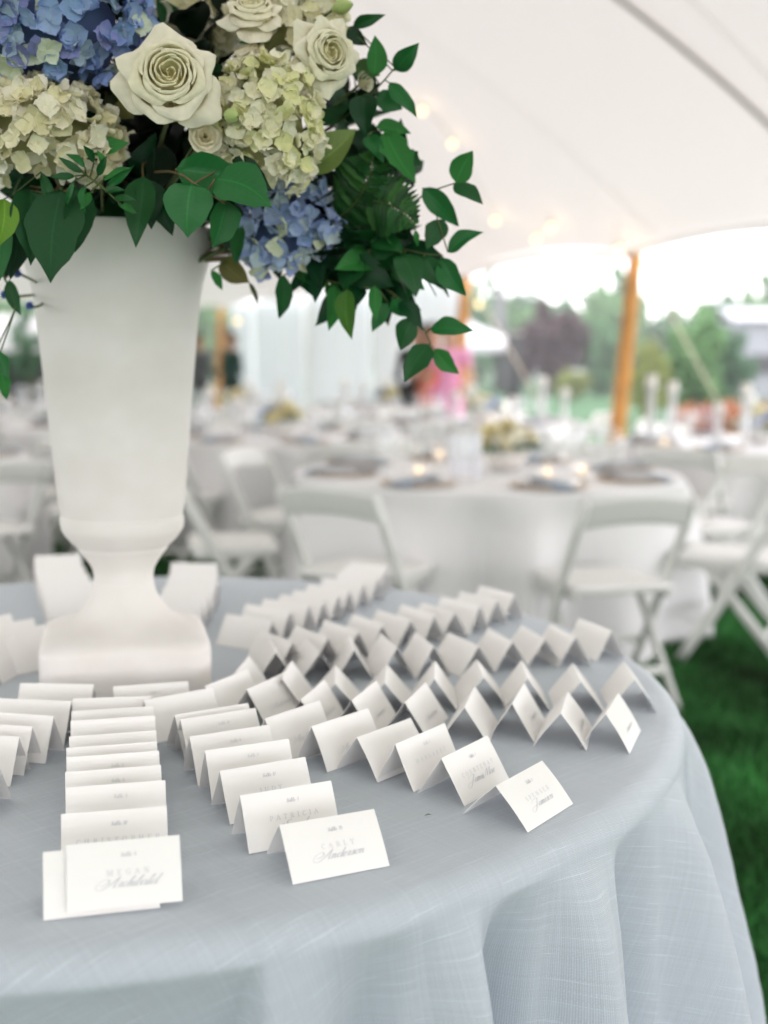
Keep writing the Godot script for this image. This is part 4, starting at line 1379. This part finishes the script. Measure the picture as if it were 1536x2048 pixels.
func floret_mesh(sd: int) -> ArrayMesh:
	# four rounded petals of a hydrangea floret, radius 1, facing +z
	var r := RandomNumberGenerator.new()
	r.seed = sd
	var st := SurfaceTool.new()
	st.begin(Mesh.PRIMITIVE_TRIANGLES)
	var base := 0
	for k in 4:
		var a := k * PI / 2 + r.randf_range(-0.15, 0.15)
		var cup := r.randf_range(-0.1, 0.6)
		var tw := r.randf_range(-0.35, 0.35)
		var ln := r.randf_range(0.86, 1.08)
		for j in 5:
			var v := j / 4.0
			for i in 4:
				var s := i / 1.5 - 1.0
				var w := 0.55 * pow(sin(PI * (0.05 + 0.86 * pow(v, 0.8))), 0.65) * (1.0 if v < 0.99 else 0.5)
				var x := s * w
				var y := ln * (v * (1.0 - 0.10 * s * s * v))
				var z := cup * v * v + 0.16 * s * s * v + tw * s * v * 0.5 + 0.05 * sin(v * 6 + k * 2 + s * 3)
				st.set_uv(Vector2(i / 3.0, v))
				st.add_vertex(Vector3(cos(a) * x - sin(a) * y, sin(a) * x + cos(a) * y, z))
		for j in 4:
			for i in 3:
				var o := base + j * 4 + i
				st.add_index(o); st.add_index(o + 4); st.add_index(o + 1)
				st.add_index(o + 1); st.add_index(o + 4); st.add_index(o + 5)
		base += 20
	st.generate_normals()
	return st.commit()

var florets := []

func hydrangea(label: String, ctr: Vector3, rad: Vector3, face: Vector3, n: int, size: float, mats: Array, core: Material, stem_to: Vector3) -> void:
	if florets.is_empty():
		for k in 6: florets.append(floret_mesh(50 + k))
	var t := thing("hydrangea", label, "hydrangea", ctr)
	var lump := FastNoiseLite.new()
	lump.seed = int(ctr.x * 1000)
	lump.frequency = 1.2
	var placed := 0
	var i := 0
	var total := int(n * 1.6)
	var dab := FastNoiseLite.new()
	dab.seed = 5
	dab.frequency = 1.5
	while placed < n and i < total:
		var y := 1.0 - 2.0 * (i + 0.5) / total
		var ph := i * 2.39996
		var rr := sqrt(1.0 - y * y)
		var d := Vector3(rr * cos(ph), y, rr * sin(ph))
		i += 1
		if d.dot(face.normalized()) < -0.42: continue
		d = (d + Vector3(rng.randfn(), rng.randfn(), rng.randfn()) * 0.08).normalized()
		var k := 1.0 + 0.10 * lump.get_noise_3dv(d * 1.5) + rng.randf_range(-0.09, 0.05)
		var pick := clampi(int((dab.get_noise_3dv(d * 2.0 + ctr * 9.0) * 0.9 + 0.5 + rng.randf_range(-0.3, 0.3)) * mats.size()), 0, mats.size() - 1)
		var o := obj("floret", florets[rng.randi() % 6], mats[pick], t, d * rad * k)
		var nn := (d / rad * rad.x + Vector3(rng.randfn(), rng.randfn(), rng.randfn()) * 0.48).normalized()
		o.basis = rot_to(nn, rng.randf() * TAU).scaled(Vector3.ONE * size * rng.randf_range(0.8, 1.12))
		placed += 1
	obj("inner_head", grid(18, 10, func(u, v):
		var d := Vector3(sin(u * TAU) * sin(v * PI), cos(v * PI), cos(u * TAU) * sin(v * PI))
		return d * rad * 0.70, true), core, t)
	obj("stem", tube(bez(Vector3.ZERO, (stem_to - ctr) * 0.5 + Vector3(0, 0.02, 0), stem_to - ctr, 6), 0.004, 6), M.stem, t)

func rose_bloom(label: String, ctr: Vector3, face: Vector3, R: float, spin: float, open: float, stem_to: Vector3, sd: int) -> void:
	var t := thing("rose", label, "rose", ctr)
	var r := RandomNumberGenerator.new()
	r.seed = sd
	var fr := rot_to(face, spin)
	# petals in a spiral, each a little wider, lower and more rolled back than the one inside it
	var n := 24
	for i in n:
		var f := i / float(n - 1)
		var a0 := i * 2.39996 + r.randf_range(-0.12, 0.12)
		var rt: float = (0.07 + 0.66 * pow(f, 0.85)) * lerpf(1.0, open, f) * r.randf_range(0.96, 1.04)
		var ht: float = 0.50 - 0.10 * f - 0.42 * pow(f, 3.0) - 0.12 * pow(1.0 - f, 6.0) + r.randf_range(-0.02, 0.02)
		var ha: float = lerpf(1.75, 0.86, pow(f, 0.7))
		var curl: float = 0.015 + 0.25 * pow(f, 1.6) * r.randf_range(0.75, 1.25)
		var drop: float = 0.04 + 0.14 * f
		var pinch: float = 0.20 * smoothstep(0.45, 0.8, f) * r.randf_range(0.5, 1.3)
		var skew := r.randf_range(-0.25, 0.25)
		var rb: float = 0.03 + 0.12 * f
		var ph := r.randf() * 6.0
		obj("petal", grid(12, 12, func(u, v):
			var s: float = u * 2.0 - 1.0
			var w: float = v * (1.0 - drop * s * s * s * s - 0.03 * s * s)
			var tw: float = minf(w / 0.8, 1.0)
			var p0 := Vector2(rb, lerpf(0.05, -0.46, minf(f * 1.4, 1.0)))
			var p1 := Vector2(rt * 1.20 + 0.03, lerpf(0.12, -0.34, minf(f * 1.4, 1.0)))
			var p2 := Vector2(rt * 1.05, ht - 0.22)
			var p3 := Vector2(rt, ht)
			var q := p0.bezier_interpolate(p1, p2, p3, tw)
			var e: float = maxf(0.0, w - 0.8) / 0.2
			var tip: float = exp(-pow((s - skew) / 0.24, 2))
			# the lip rolls outwards and down; the flanks roll further, leaving a point in the middle
			q.x += curl * sin(e * PI * 0.5) * (1.0 - 0.25 * s * s) + pinch * e * tip
			q.y -= curl * (0.15 * e + 0.65 * e * e * (1.0 - 0.85 * tip * signf(pinch)))
			q.x += 0.05 * s * (1.0 - f) + 0.010 * sin(s * 5.0 + ph) * v + 0.012 * sin(s * 9.0 + ph * 2.0) * e
			var a: float = a0 + s * ha * (0.45 + 0.55 * smoothstep(0.0, 0.6, v))
			return fr * (Vector3(sin(a) * q.x, cos(a) * q.x, q.y) * R)), M.rose[clampi(int(f * 2.99), 0, 2)], t)
	obj("sepals", grid(12, 5, func(u, v):
		var a: float = u * TAU
		var rr: float = (0.20 + 0.22 * v * (0.6 + 0.4 * cos(a * 5.0)))
		return fr * (Vector3(sin(a) * rr, cos(a) * rr, -0.46 - 0.06 * v) * R), true), M.leaf_bright[1], t)
	obj("stem", tube(bez(fr * Vector3(0, 0, -0.42 * R), fr * Vector3(0, 0, -1.6 * R), stem_to - ctr, 8), 0.0035, 6), M.stem, t)

func small_bloom(called: String, label: String, category: String, ctr: Vector3, face: Vector3, R: float, m: Material, stem_to: Vector3, n := 4) -> void:
	var t := thing(called, label, category, ctr)
	var fr := rot_to(face, 0.4)
	for q in n:
		for k in 4:
			var a0 := q * 0.9 + k * PI / 2
			var rt := 0.22 + 0.22 * q
			obj("petal", grid(6, 5, func(u, v):
				var s: float = u * 2 - 1
				var a: float = a0 + s * 0.95
				var w: float = v * (1.0 - 0.14 * s * s)
				var rr: float = lerpf(0.05, rt, pow(w, 0.6)) + 0.03 * sin(s * 6.0 + q)
				return fr * (Vector3(sin(a) * rr, cos(a) * rr, -0.5 + (1.0 - 0.16 * q) * sin(w * PI / 2)) * R)), m, t)
	obj("stem", tube(bez(fr * Vector3(0, 0, -0.5 * R), fr * Vector3(0, 0, -2.0 * R), stem_to - ctr, 6), 0.002, 5), M.stem, t)

func bud(label: String, ctr: Vector3, dirn: Vector3, R: float, stem_to: Vector3) -> void:
	var t := thing("flower_bud", label, "bud", ctr)
	var fr := rot_to(dirn, 0.0)
	for k in 5:
		obj("bud_petal", grid(5, 8, func(u, v):
			var a: float = k * TAU / 5 + (u - 0.5) * 1.7 + v * 0.8
			var rr: float = sin(PI * (0.08 + 0.87 * v)) * (0.55 + 0.02 * k)
			return fr * (Vector3(sin(a) * rr, cos(a) * rr, -0.9 + 1.9 * v) * R)), M.bud, t)
	obj("stem", tube(bez(fr * Vector3(0, 0, -0.9 * R), fr * Vector3(0, 0, -2.5 * R), stem_to - ctr, 6), 0.0018, 5), M.stem, t)

func branch(called: String, label: String, category: String, stem_pts: Array, leaves: Array, smat: Material) -> void:
	# stem points [px, py, depth]; leaves [base x, base y, tip x, tip y, width in px, depth, material, kind, tilt]
	var pts := []
	for e in stem_pts: pts.append(at(e[0], e[1], e[2]))
	var t := thing(called, label, category, pts[0])
	var path := []
	for i in pts.size() - 1:
		for k in 4:
			path.append(pts[i].cubic_interpolate(pts[i + 1], pts[max(i - 1, 0)], pts[min(i + 2, pts.size() - 1)], k / 4.0) - pts[0])
	path.append(pts[-1] - pts[0])
	obj("stem", tube(path, 0.0019, 5, 0.5), smat, t)
	for e in leaves:
		var dp: float = e[5]
		var b := at(e[0], e[1], dp)
		var tip := at(e[2], e[3], dp + rng.randf_range(-0.03, 0.02))
		var face := (cam.position - b).normalized() + Vector3(rng.randf_range(-0.5, 0.5), rng.randf_range(0.1, 0.7), 0)
		leaf("leaf", t, b - pts[0], tip - pts[0], e[4] * dp / 2300.0, face, M[e[6]], e[7])
		# leaf stalk back to the nearest point of the stem
		var best: Vector3 = path[0]
		for p in path:
			if p.distance_to(b - pts[0]) < best.distance_to(b - pts[0]): best = p
		if best.distance_to(b - pts[0]) > 0.003:
			obj("leaf_stalk", tube([best, b - pts[0]], 0.0011, 4), smat, t)

func fern(label: String, pts_in: Array, lw: float, m: Variant) -> void:
	var pts := []
	for e in pts_in: pts.append(at(e[0], e[1], e[2]))
	var t := thing("fern_frond", label, "fern", pts[0])
	var path := []
	for i in 25:
		var k := i / 24.0
		path.append((pts[0] as Vector3).lerp(pts[1], k).lerp((pts[1] as Vector3).lerp(pts[2], k), k) - pts[0])
	obj("rachis", tube(path, 0.0016, 5, 0.4), M.stem, t)
	for i in range(2, 24):
		var d: Vector3 = (path[i + 1 if i < 24 else i] - path[i - 1]).normalized()
		var view: Vector3 = (cam.position - pts[0]).normalized()
		var side := d.cross(view).normalized()
		for s in [-1, 1]:
			var ln: float = lw * sin(PI * clampf(0.12 + 0.86 * i / 24.0, 0, 1))
			leaf("pinna", t, path[i], path[i] + side * s * ln + d * ln * 0.35 - view * ln * 0.2, lw * 0.20, view + Vector3(0, 0.5, 0), m, 2, 0.05)

func foliage(label: String, ctr: Vector3, rad: Vector3, n: int, mats: Array, size: float, stem_to: Vector3, droop := 0.3) -> void:
	var t := thing("foliage_bunch", label, "foliage", stem_to)
	for k in n:
		var d := Vector3(rng.randfn(), rng.randfn(), rng.randfn()).normalized()
		var b := ctr + d * rad * rng.randf_range(0.25, 0.8)
		var tip := b + (d + Vector3(0, -droop, 0.15) + Vector3(rng.randfn(), rng.randfn(), rng.randfn()) * 0.35).normalized() * size * rng.randf_range(0.7, 1.2)
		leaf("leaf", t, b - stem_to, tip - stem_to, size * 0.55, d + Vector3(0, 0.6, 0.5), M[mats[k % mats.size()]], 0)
		if k % 5 == 0:
			obj("stem", tube(bez(Vector3.ZERO, (b - stem_to) * 0.5 + Vector3(0, 0.03, 0), b - stem_to, 5), 0.0022, 5), M.stem_brown, t)

func flowers() -> void:
	var mouth := Vector3(-0.4176, TC.y + 0.66, -1.82)
	# dark greenery that fills the middle
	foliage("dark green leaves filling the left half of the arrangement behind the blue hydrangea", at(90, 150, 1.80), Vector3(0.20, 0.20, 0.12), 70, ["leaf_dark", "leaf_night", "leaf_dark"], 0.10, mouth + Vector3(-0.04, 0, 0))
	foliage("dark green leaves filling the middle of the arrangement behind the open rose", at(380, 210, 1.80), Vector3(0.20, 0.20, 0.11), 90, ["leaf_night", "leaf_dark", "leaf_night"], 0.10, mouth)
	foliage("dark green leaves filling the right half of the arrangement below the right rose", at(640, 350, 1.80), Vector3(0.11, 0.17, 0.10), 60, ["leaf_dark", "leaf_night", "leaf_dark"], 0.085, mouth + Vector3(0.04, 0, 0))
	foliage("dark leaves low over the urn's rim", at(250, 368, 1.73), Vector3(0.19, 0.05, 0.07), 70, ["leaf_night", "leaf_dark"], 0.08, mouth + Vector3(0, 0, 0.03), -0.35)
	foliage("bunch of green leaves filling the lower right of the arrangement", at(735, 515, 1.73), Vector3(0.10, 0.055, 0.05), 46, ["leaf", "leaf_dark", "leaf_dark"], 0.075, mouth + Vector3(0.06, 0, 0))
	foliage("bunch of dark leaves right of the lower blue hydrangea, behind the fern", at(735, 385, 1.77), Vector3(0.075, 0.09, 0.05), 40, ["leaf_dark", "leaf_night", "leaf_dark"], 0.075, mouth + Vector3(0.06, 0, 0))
	# heads
	hydrangea("large blue hydrangea head at the top left", at(100, 62, 1.60), Vector3(0.128, 0.105, 0.11), Vector3(0.1, 0.3, 1), 288, 0.0178, M.blue, M.core_blue, mouth + Vector3(-0.03, 0, 0))
	hydrangea("creamy white hydrangea head at the left below the blue one", at(80, 275, 1.56), Vector3(0.102, 0.066, 0.09), Vector3(0, 0.1, 1), 190, 0.0172, M.cream, M.core_cream, mouth + Vector3(-0.04, 0, 0.02))
	hydrangea("greenish white hydrangea head right of the open rose", at(533, 262, 1.58), Vector3(0.070, 0.090, 0.075), Vector3(0.1, 0, 1), 190, 0.0150, M.lime_cream, M.core_cream, mouth + Vector3(0.03, 0, 0.02))
	hydrangea("blue hydrangea head low at the right of the urn's rim", at(578, 455, 1.74), Vector3(0.080, 0.074, 0.07), Vector3(0.3, -0.1, 1), 180, 0.0155, M.blue_pale, M.core_blue, mouth + Vector3(0.06, -0.03, 0.02))
	hydrangea("cream hydrangea head at the back between the two upper roses", at(372, 62, 1.80), Vector3(0.070, 0.055, 0.06), Vector3(0, 0.3, 1), 90, 0.018, M.cream, M.core_cream, mouth)
	hydrangea("cream hydrangea head at the very top behind the right roses", at(575, 40, 1.72), Vector3(0.075, 0.07, 0.06), Vector3(0.1, 0.2, 1), 100, 0.018, M.cream, M.core_cream, mouth + Vector3(0.02, 0, 0))
	rose_bloom("large open white rose in the centre with pointed petals", at(341, 160, 1.50), Vector3(0.12, 0.20, 1.0), 0.066, 0.35, 1.0, mouth, 11)
	rose_bloom("white rose at the upper right turned to the right", at(648, 112, 1.60), Vector3(0.50, 0.05, 0.85), 0.060, 1.1, 0.78, mouth + Vector3(0.03, 0, 0), 12)
	rose_bloom("white rose bud half open at the top centre", at(505, 38, 1.62), Vector3(0.02, 0.75, 0.65), 0.056, 2.0, 0.68, mouth + Vector3(0.01, 0, 0), 13)
	rose_bloom("white rose seen from the side between the top rose and the greenish hydrangea", at(500, 120, 1.62), Vector3(-0.35, 0.75, 0.35), 0.042, 0.2, 0.6, mouth + Vector3(0.01, 0, 0), 14)
	small_bloom("lisianthus", "small ruffled white lisianthus just below the open rose", "flower", at(411, 273, 1.52), Vector3(0.2, -0.1, 1), 0.0255, M.rose[2], mouth)
	small_bloom("lisianthus", "small white blossom under the left white hydrangea", "flower", at(203, 308, 1.55), Vector3(0.3, 0.2, 1), 0.014, M.rose[2], mouth + Vector3(-0.02, 0, 0), 2)
	small_bloom("lisianthus", "pale green white blossom right of the upper right rose", "flower", at(728, 165, 1.68), Vector3(0.6, 0.2, 0.7), 0.022, M.cream[1], mouth + Vector3(0.05, 0, 0), 3)
	small_bloom("lisianthus", "whitish blossom behind the pale leaf near the lower blue hydrangea", "flower", at(672, 315, 1.72), Vector3(0.4, 0, 0.8), 0.022, M.cream[0], mouth + Vector3(0.05, 0, 0), 3)
	bud("pale green bud right of the small lisianthus", at(463, 232, 1.50), Vector3(0.6, -0.2, 0.7), 0.015, mouth)
	bud("small green bud above the small lisianthus", at(432, 222, 1.53), Vector3(0.4, 0.3, 0.6), 0.010, mouth)
	bud("pale green bud at the top edge beside the right rose", at(684, 14, 1.66), Vector3(0.8, 0.1, 0.4), 0.017, mouth + Vector3(0.03, 0, 0))
	# big leaves over the rim
	branch("salal_branch", "branch of broad green leaves hanging over the urn's rim in the middle", "leafy branch", [[300, 345, 1.66], [352, 345, 1.52], [400, 375, 1.49], [450, 408, 1.48]], [[352, 338, 500, 352, 78, 1.51, "leaf", 0, 0], [383, 366, 376, 476, 98, 1.475, "leaf_bright", 1, 0], [430, 358, 546, 412, 100, 1.48, "leaf", 1, 0], [452, 400, 424, 498, 60, 1.50, "leaf", 1, 0], [455, 330, 545, 380, 60, 1.53, "leaf_dark", 1, 0]], M.stem_brown)
	branch("salal_branch", "branch of jagged dark leaves hanging over the urn's rim left of the middle", "leafy branch", [[290, 300, 1.70], [285, 340, 1.60], [288, 372, 1.56]], [[288, 352, 270, 492, 62, 1.55, "leaf", 0, 0], [292, 358, 305, 455, 60, 1.57, "leaf_dark", 0, 0], [320, 380, 345, 470, 55, 1.58, "leaf_dark", 0, 0], [330, 290, 300, 390, 60, 1.62, "leaf_night", 0, 0]], M.stem_brown)
	branch("salal_branch", "branch with one very large dark green leaf left over the urn's rim", "leafy branch", [[140, 330, 1.70], [120, 365, 1.60], [110, 390, 1.53]], [[122, 380, 100, 566, 112, 1.51, "leaf_dark", 1, 0], [150, 372, 150, 505, 62, 1.50, "leaf_dark", 0, 0], [60, 380, 62, 530, 80, 1.52, "leaf_dark", 1, 0], [60, 372, 20, 560, 70, 1.55, "leaf_dark", 0, 0], [10, 440, -20, 600, 60, 1.53, "leaf", 0, 0], [160, 380, 165, 470, 60, 1.55, "leaf_dark", 0, 0]], M.stem_brown)
	branch("lime_branch", "sprig with a bright lime green leaf at the left edge", "leafy branch", [[40, 360, 1.66], [25, 390, 1.55]], [[8, 398, -4, 494, 58, 1.49, "leaf_lime", 0, 0], [82, 344, 108, 436, 24, 1.50, "leaf_bright", 3, 0]], M.stem)
	branch("trailing_branch", "leafy sprig trailing at the left edge below the white hydrangea", "leafy branch", [[-10, 520, 1.66], [20, 580, 1.64], [30, 620, 1.63]], [[18, 560, 42, 632, 28, 1.63, "leaf", 0, 0], [-5, 720, 14, 800, 34, 1.62, "leaf", 2, 0], [-8, 700, 14, 760, 30, 1.62, "leaf", 0, 0], [12, 500, 10, 560, 30, 1.66, "leaf_dark", 0, 0]], M.stem)
	for e in [[38, 548, "small blue blossom on a thin stem left of the urn"], [62, 612, "small blue blossom against the white background left of the urn"], [12, 590, "small blue blossom at the left edge"]]:
		small_bloom("delphinium", e[2], "flower", at(e[0], e[1], 1.68), Vector3(-0.2, 0.1, 1), 0.014, M.blue[0], mouth + Vector3(-0.1, -0.04, 0), 2)
	# jasmine vine
	var jas := []
	for e in [[165, 345, 117, 313], [170, 335, 131, 306], [188, 325, 166, 291], [150, 352, 100, 352], [148, 362, 131, 413], [172, 372, 170, 425], [196, 352, 214, 312], [205, 360, 262, 335], [215, 372, 268, 330], [210, 385, 250, 380], [228, 395, 272, 400], [238, 410, 275, 425], [180, 385, 160, 420], [206, 336, 196, 300]]:
		jas.append([e[0], e[1], e[2], e[3], 16, 1.475, "leaf", 3, 0])
	branch("jasmine_vine", "thin curling vine with narrow leaves in front of the left white hydrangea", "vine", [[150, 330, 1.52], [172, 350, 1.485], [205, 375, 1.475], [232, 400, 1.475], [250, 415, 1.48]], jas, M.stem)
	branch("lemon_leaf", "curled green leaf at the right edge of the left white hydrangea", "leafy branch", [[190, 330, 1.62], [185, 305, 1.54]], [[183, 303, 258, 286, 36, 1.52, "leaf", 0, 0], [232, 205, 268, 238, 48, 1.58, "leaf_olive", 1, 0], [225, 190, 240, 232, 40, 1.60, "leaf_olive", 0, 0]], M.stem)
	branch("pale_leaf", "large pale green leaf shown from beneath, right of the greenish hydrangea", "leafy branch", [[590, 350, 1.70], [604, 346, 1.64]], [[604, 346, 712, 256, 72, 1.63, "leaf_pale", 0, 0], [640, 250, 700, 215, 40, 1.70, "leaf_dark", 0, 0]], M.stem)
	branch("olive_leaf", "brownish olive leaf below the low blue hydrangea", "leafy branch", [[470, 470, 1.74], [455, 520, 1.72]], [[442, 520, 500, 566, 46, 1.72, "leaf_olive", 1, 0], [423, 541, 445, 581, 18, 1.70, "leaf", 0, 0], [485, 452, 470, 530, 30, 1.66, "leaf", 3, 0], [470, 440, 452, 505, 30, 1.66, "leaf_dark", 0, 0], [498, 565, 515, 610, 10, 1.74, "leaf_olive", 3, 0]], M.stem)
	# ruscus at the right
	branch("ruscus_branch", "upper right branch of pointed leaves beside the right rose", "leafy branch", [[650, 260, 1.78], [715, 215, 1.70], [760, 170, 1.67], [790, 135, 1.66]], [[706, 52, 770, 29, 24, 1.68, "leaf", 0, 0], [696, 54, 735, 90, 30, 1.67, "leaf_dark", 0, 0], [748, 152, 750, 70, 42, 1.66, "leaf", 0, 0], [790, 141, 838, 87, 40, 1.66, "leaf", 0, 0], [779, 166, 834, 235, 38, 1.66, "leaf", 0, 0], [748, 200, 806, 217, 44, 1.68, "leaf", 0, 0], [728, 188, 730, 272, 56, 1.67, "leaf_dark", 0, 0], [712, 135, 760, 150, 40, 1.69, "leaf_pale", 0, 0], [706, 120, 745, 200, 44, 1.72, "leaf_dark", 0, 0]], M.stem)
	branch("ruscus_branch", "branch of dark leaves with a jagged edge at the right of the arrangement", "leafy branch", [[660, 330, 1.78], [730, 270, 1.70], [775, 262, 1.68]], [[752, 254, 822, 268, 34, 1.67, "leaf", 0, 0], [770, 262, 832, 366, 58, 1.67, "leaf", 2, 0], [735, 270, 768, 324, 36, 1.67, "leaf", 0, 0], [704, 262, 745, 320, 44, 1.70, "leaf_dark", 0, 0], [800, 310, 842, 330, 34, 1.69, "leaf", 2, 0], [690, 290, 720, 345, 40, 1.72, "leaf_dark", 0, 0]], M.stem)
	branch("ruscus_branch", "long thin branch of pointed leaves reaching farthest right", "leafy branch", [[690, 420, 1.78], [790, 420, 1.70], [858, 385, 1.66], [905, 368, 1.64]], [[912, 366, 946, 301, 48, 1.64, "leaf", 0, 0], [908, 366, 966, 407, 38, 1.64, "leaf", 0, 0], [845, 376, 918, 454, 44, 1.65, "leaf", 0, 0], [888, 440, 853, 500, 44, 1.66, "leaf", 0, 0], [896, 505, 965, 462, 34, 1.65, "leaf", 0, 0], [830, 460, 836, 494, 12, 1.66, "leaf", 0, 0]], M.stem)
	branch("ruscus_branch", "branch of overlapping green leaves at the right below the fern", "leafy branch", [[670, 470, 1.78], [770, 490, 1.71], [850, 508, 1.67], [885, 510, 1.66]], [[847, 513, 890, 574, 46, 1.66, "leaf", 0, 0], [882, 517, 932, 592, 46, 1.65, "leaf", 0, 0], [800, 508, 834, 590, 62, 1.67, "leaf", 0, 0], [762, 428, 820, 500, 74, 1.70, "leaf_dark", 0, 0], [672, 455, 738, 490, 62, 1.72, "leaf_dark", 0, 0], [700, 520, 790, 575, 66, 1.70, "leaf_dark", 0, 0], [660, 490, 720, 560, 70, 1.72, "leaf_dark", 0, 0], [740, 480, 830, 540, 60, 1.70, "leaf", 0, 0], [620, 530, 700, 570, 46, 1.73, "leaf_dark", 0, 0], [780, 540, 850, 580, 50, 1.68, "leaf", 0, 0]], M.stem)
	branch("ruscus_branch", "branch of leaves hanging down below the low blue hydrangea", "leafy branch", [[600, 520, 1.76], [640, 555, 1.71], [700, 570, 1.69], [760, 580, 1.68]], [[568, 549, 558, 638, 38, 1.70, "leaf", 0, 0], [668, 568, 660, 662, 40, 1.69, "leaf", 0, 0], [750, 570, 752, 642, 28, 1.68, "leaf", 0, 0], [776, 606, 744, 664, 32, 1.68, "leaf", 0, 0], [600, 560, 624, 590, 26, 1.71, "leaf_dark", 0, 0], [590, 545, 650, 575, 34, 1.72, "leaf", 0, 0], [650, 560, 640, 578, 20, 1.70, "leaf_lime", 0, 0], [720, 560, 716, 610, 36, 1.70, "leaf_dark", 0, 0], [700, 540, 690, 600, 44, 1.71, "leaf_dark", 0, 0]], M.stem)
	branch("lime_branch", "single bright lime green leaf hanging among the darker ones", "leafy branch", [[690, 560, 1.70], [694, 578, 1.68]], [[694, 578, 704, 679, 40, 1.665, "leaf_lime", 0, 0]], M.stem)
	branch("ruscus_branch", "lowest branch of the arrangement, its tip leaves over the person in red", "leafy branch", [[740, 560, 1.72], [790, 590, 1.68], [845, 655, 1.66], [862, 690, 1.66]], [[784, 597, 816, 634, 32, 1.67, "leaf", 0, 0], [826, 636, 800, 700, 50, 1.66, "leaf", 0, 0], [861, 659, 948, 658, 44, 1.65, "leaf", 0, 0], [858, 688, 808, 762, 52, 1.65, "leaf", 0, 0], [868, 698, 918, 748, 36, 1.65, "leaf", 0, 0], [800, 600, 845, 660, 34, 1.67, "leaf_dark", 0, 0]], M.stem)
	fern("fern frond fanning upwards behind the low blue hydrangea", [[670, 440, 1.72], [740, 400, 1.66], [748, 300, 1.66]], 0.056, M.leaf_fern)
	fern("fern frond arching to the right above the dark leaves", [[680, 415, 1.72], [770, 375, 1.655], [832, 452, 1.65]], 0.050, M.leaf_fern)
	fern("fern frond at the top edge between the blue hydrangea and the rose", [[330, 110, 1.78], [300, 40, 1.74], [270, -10, 1.74]], 0.045, M.leaf_dark)
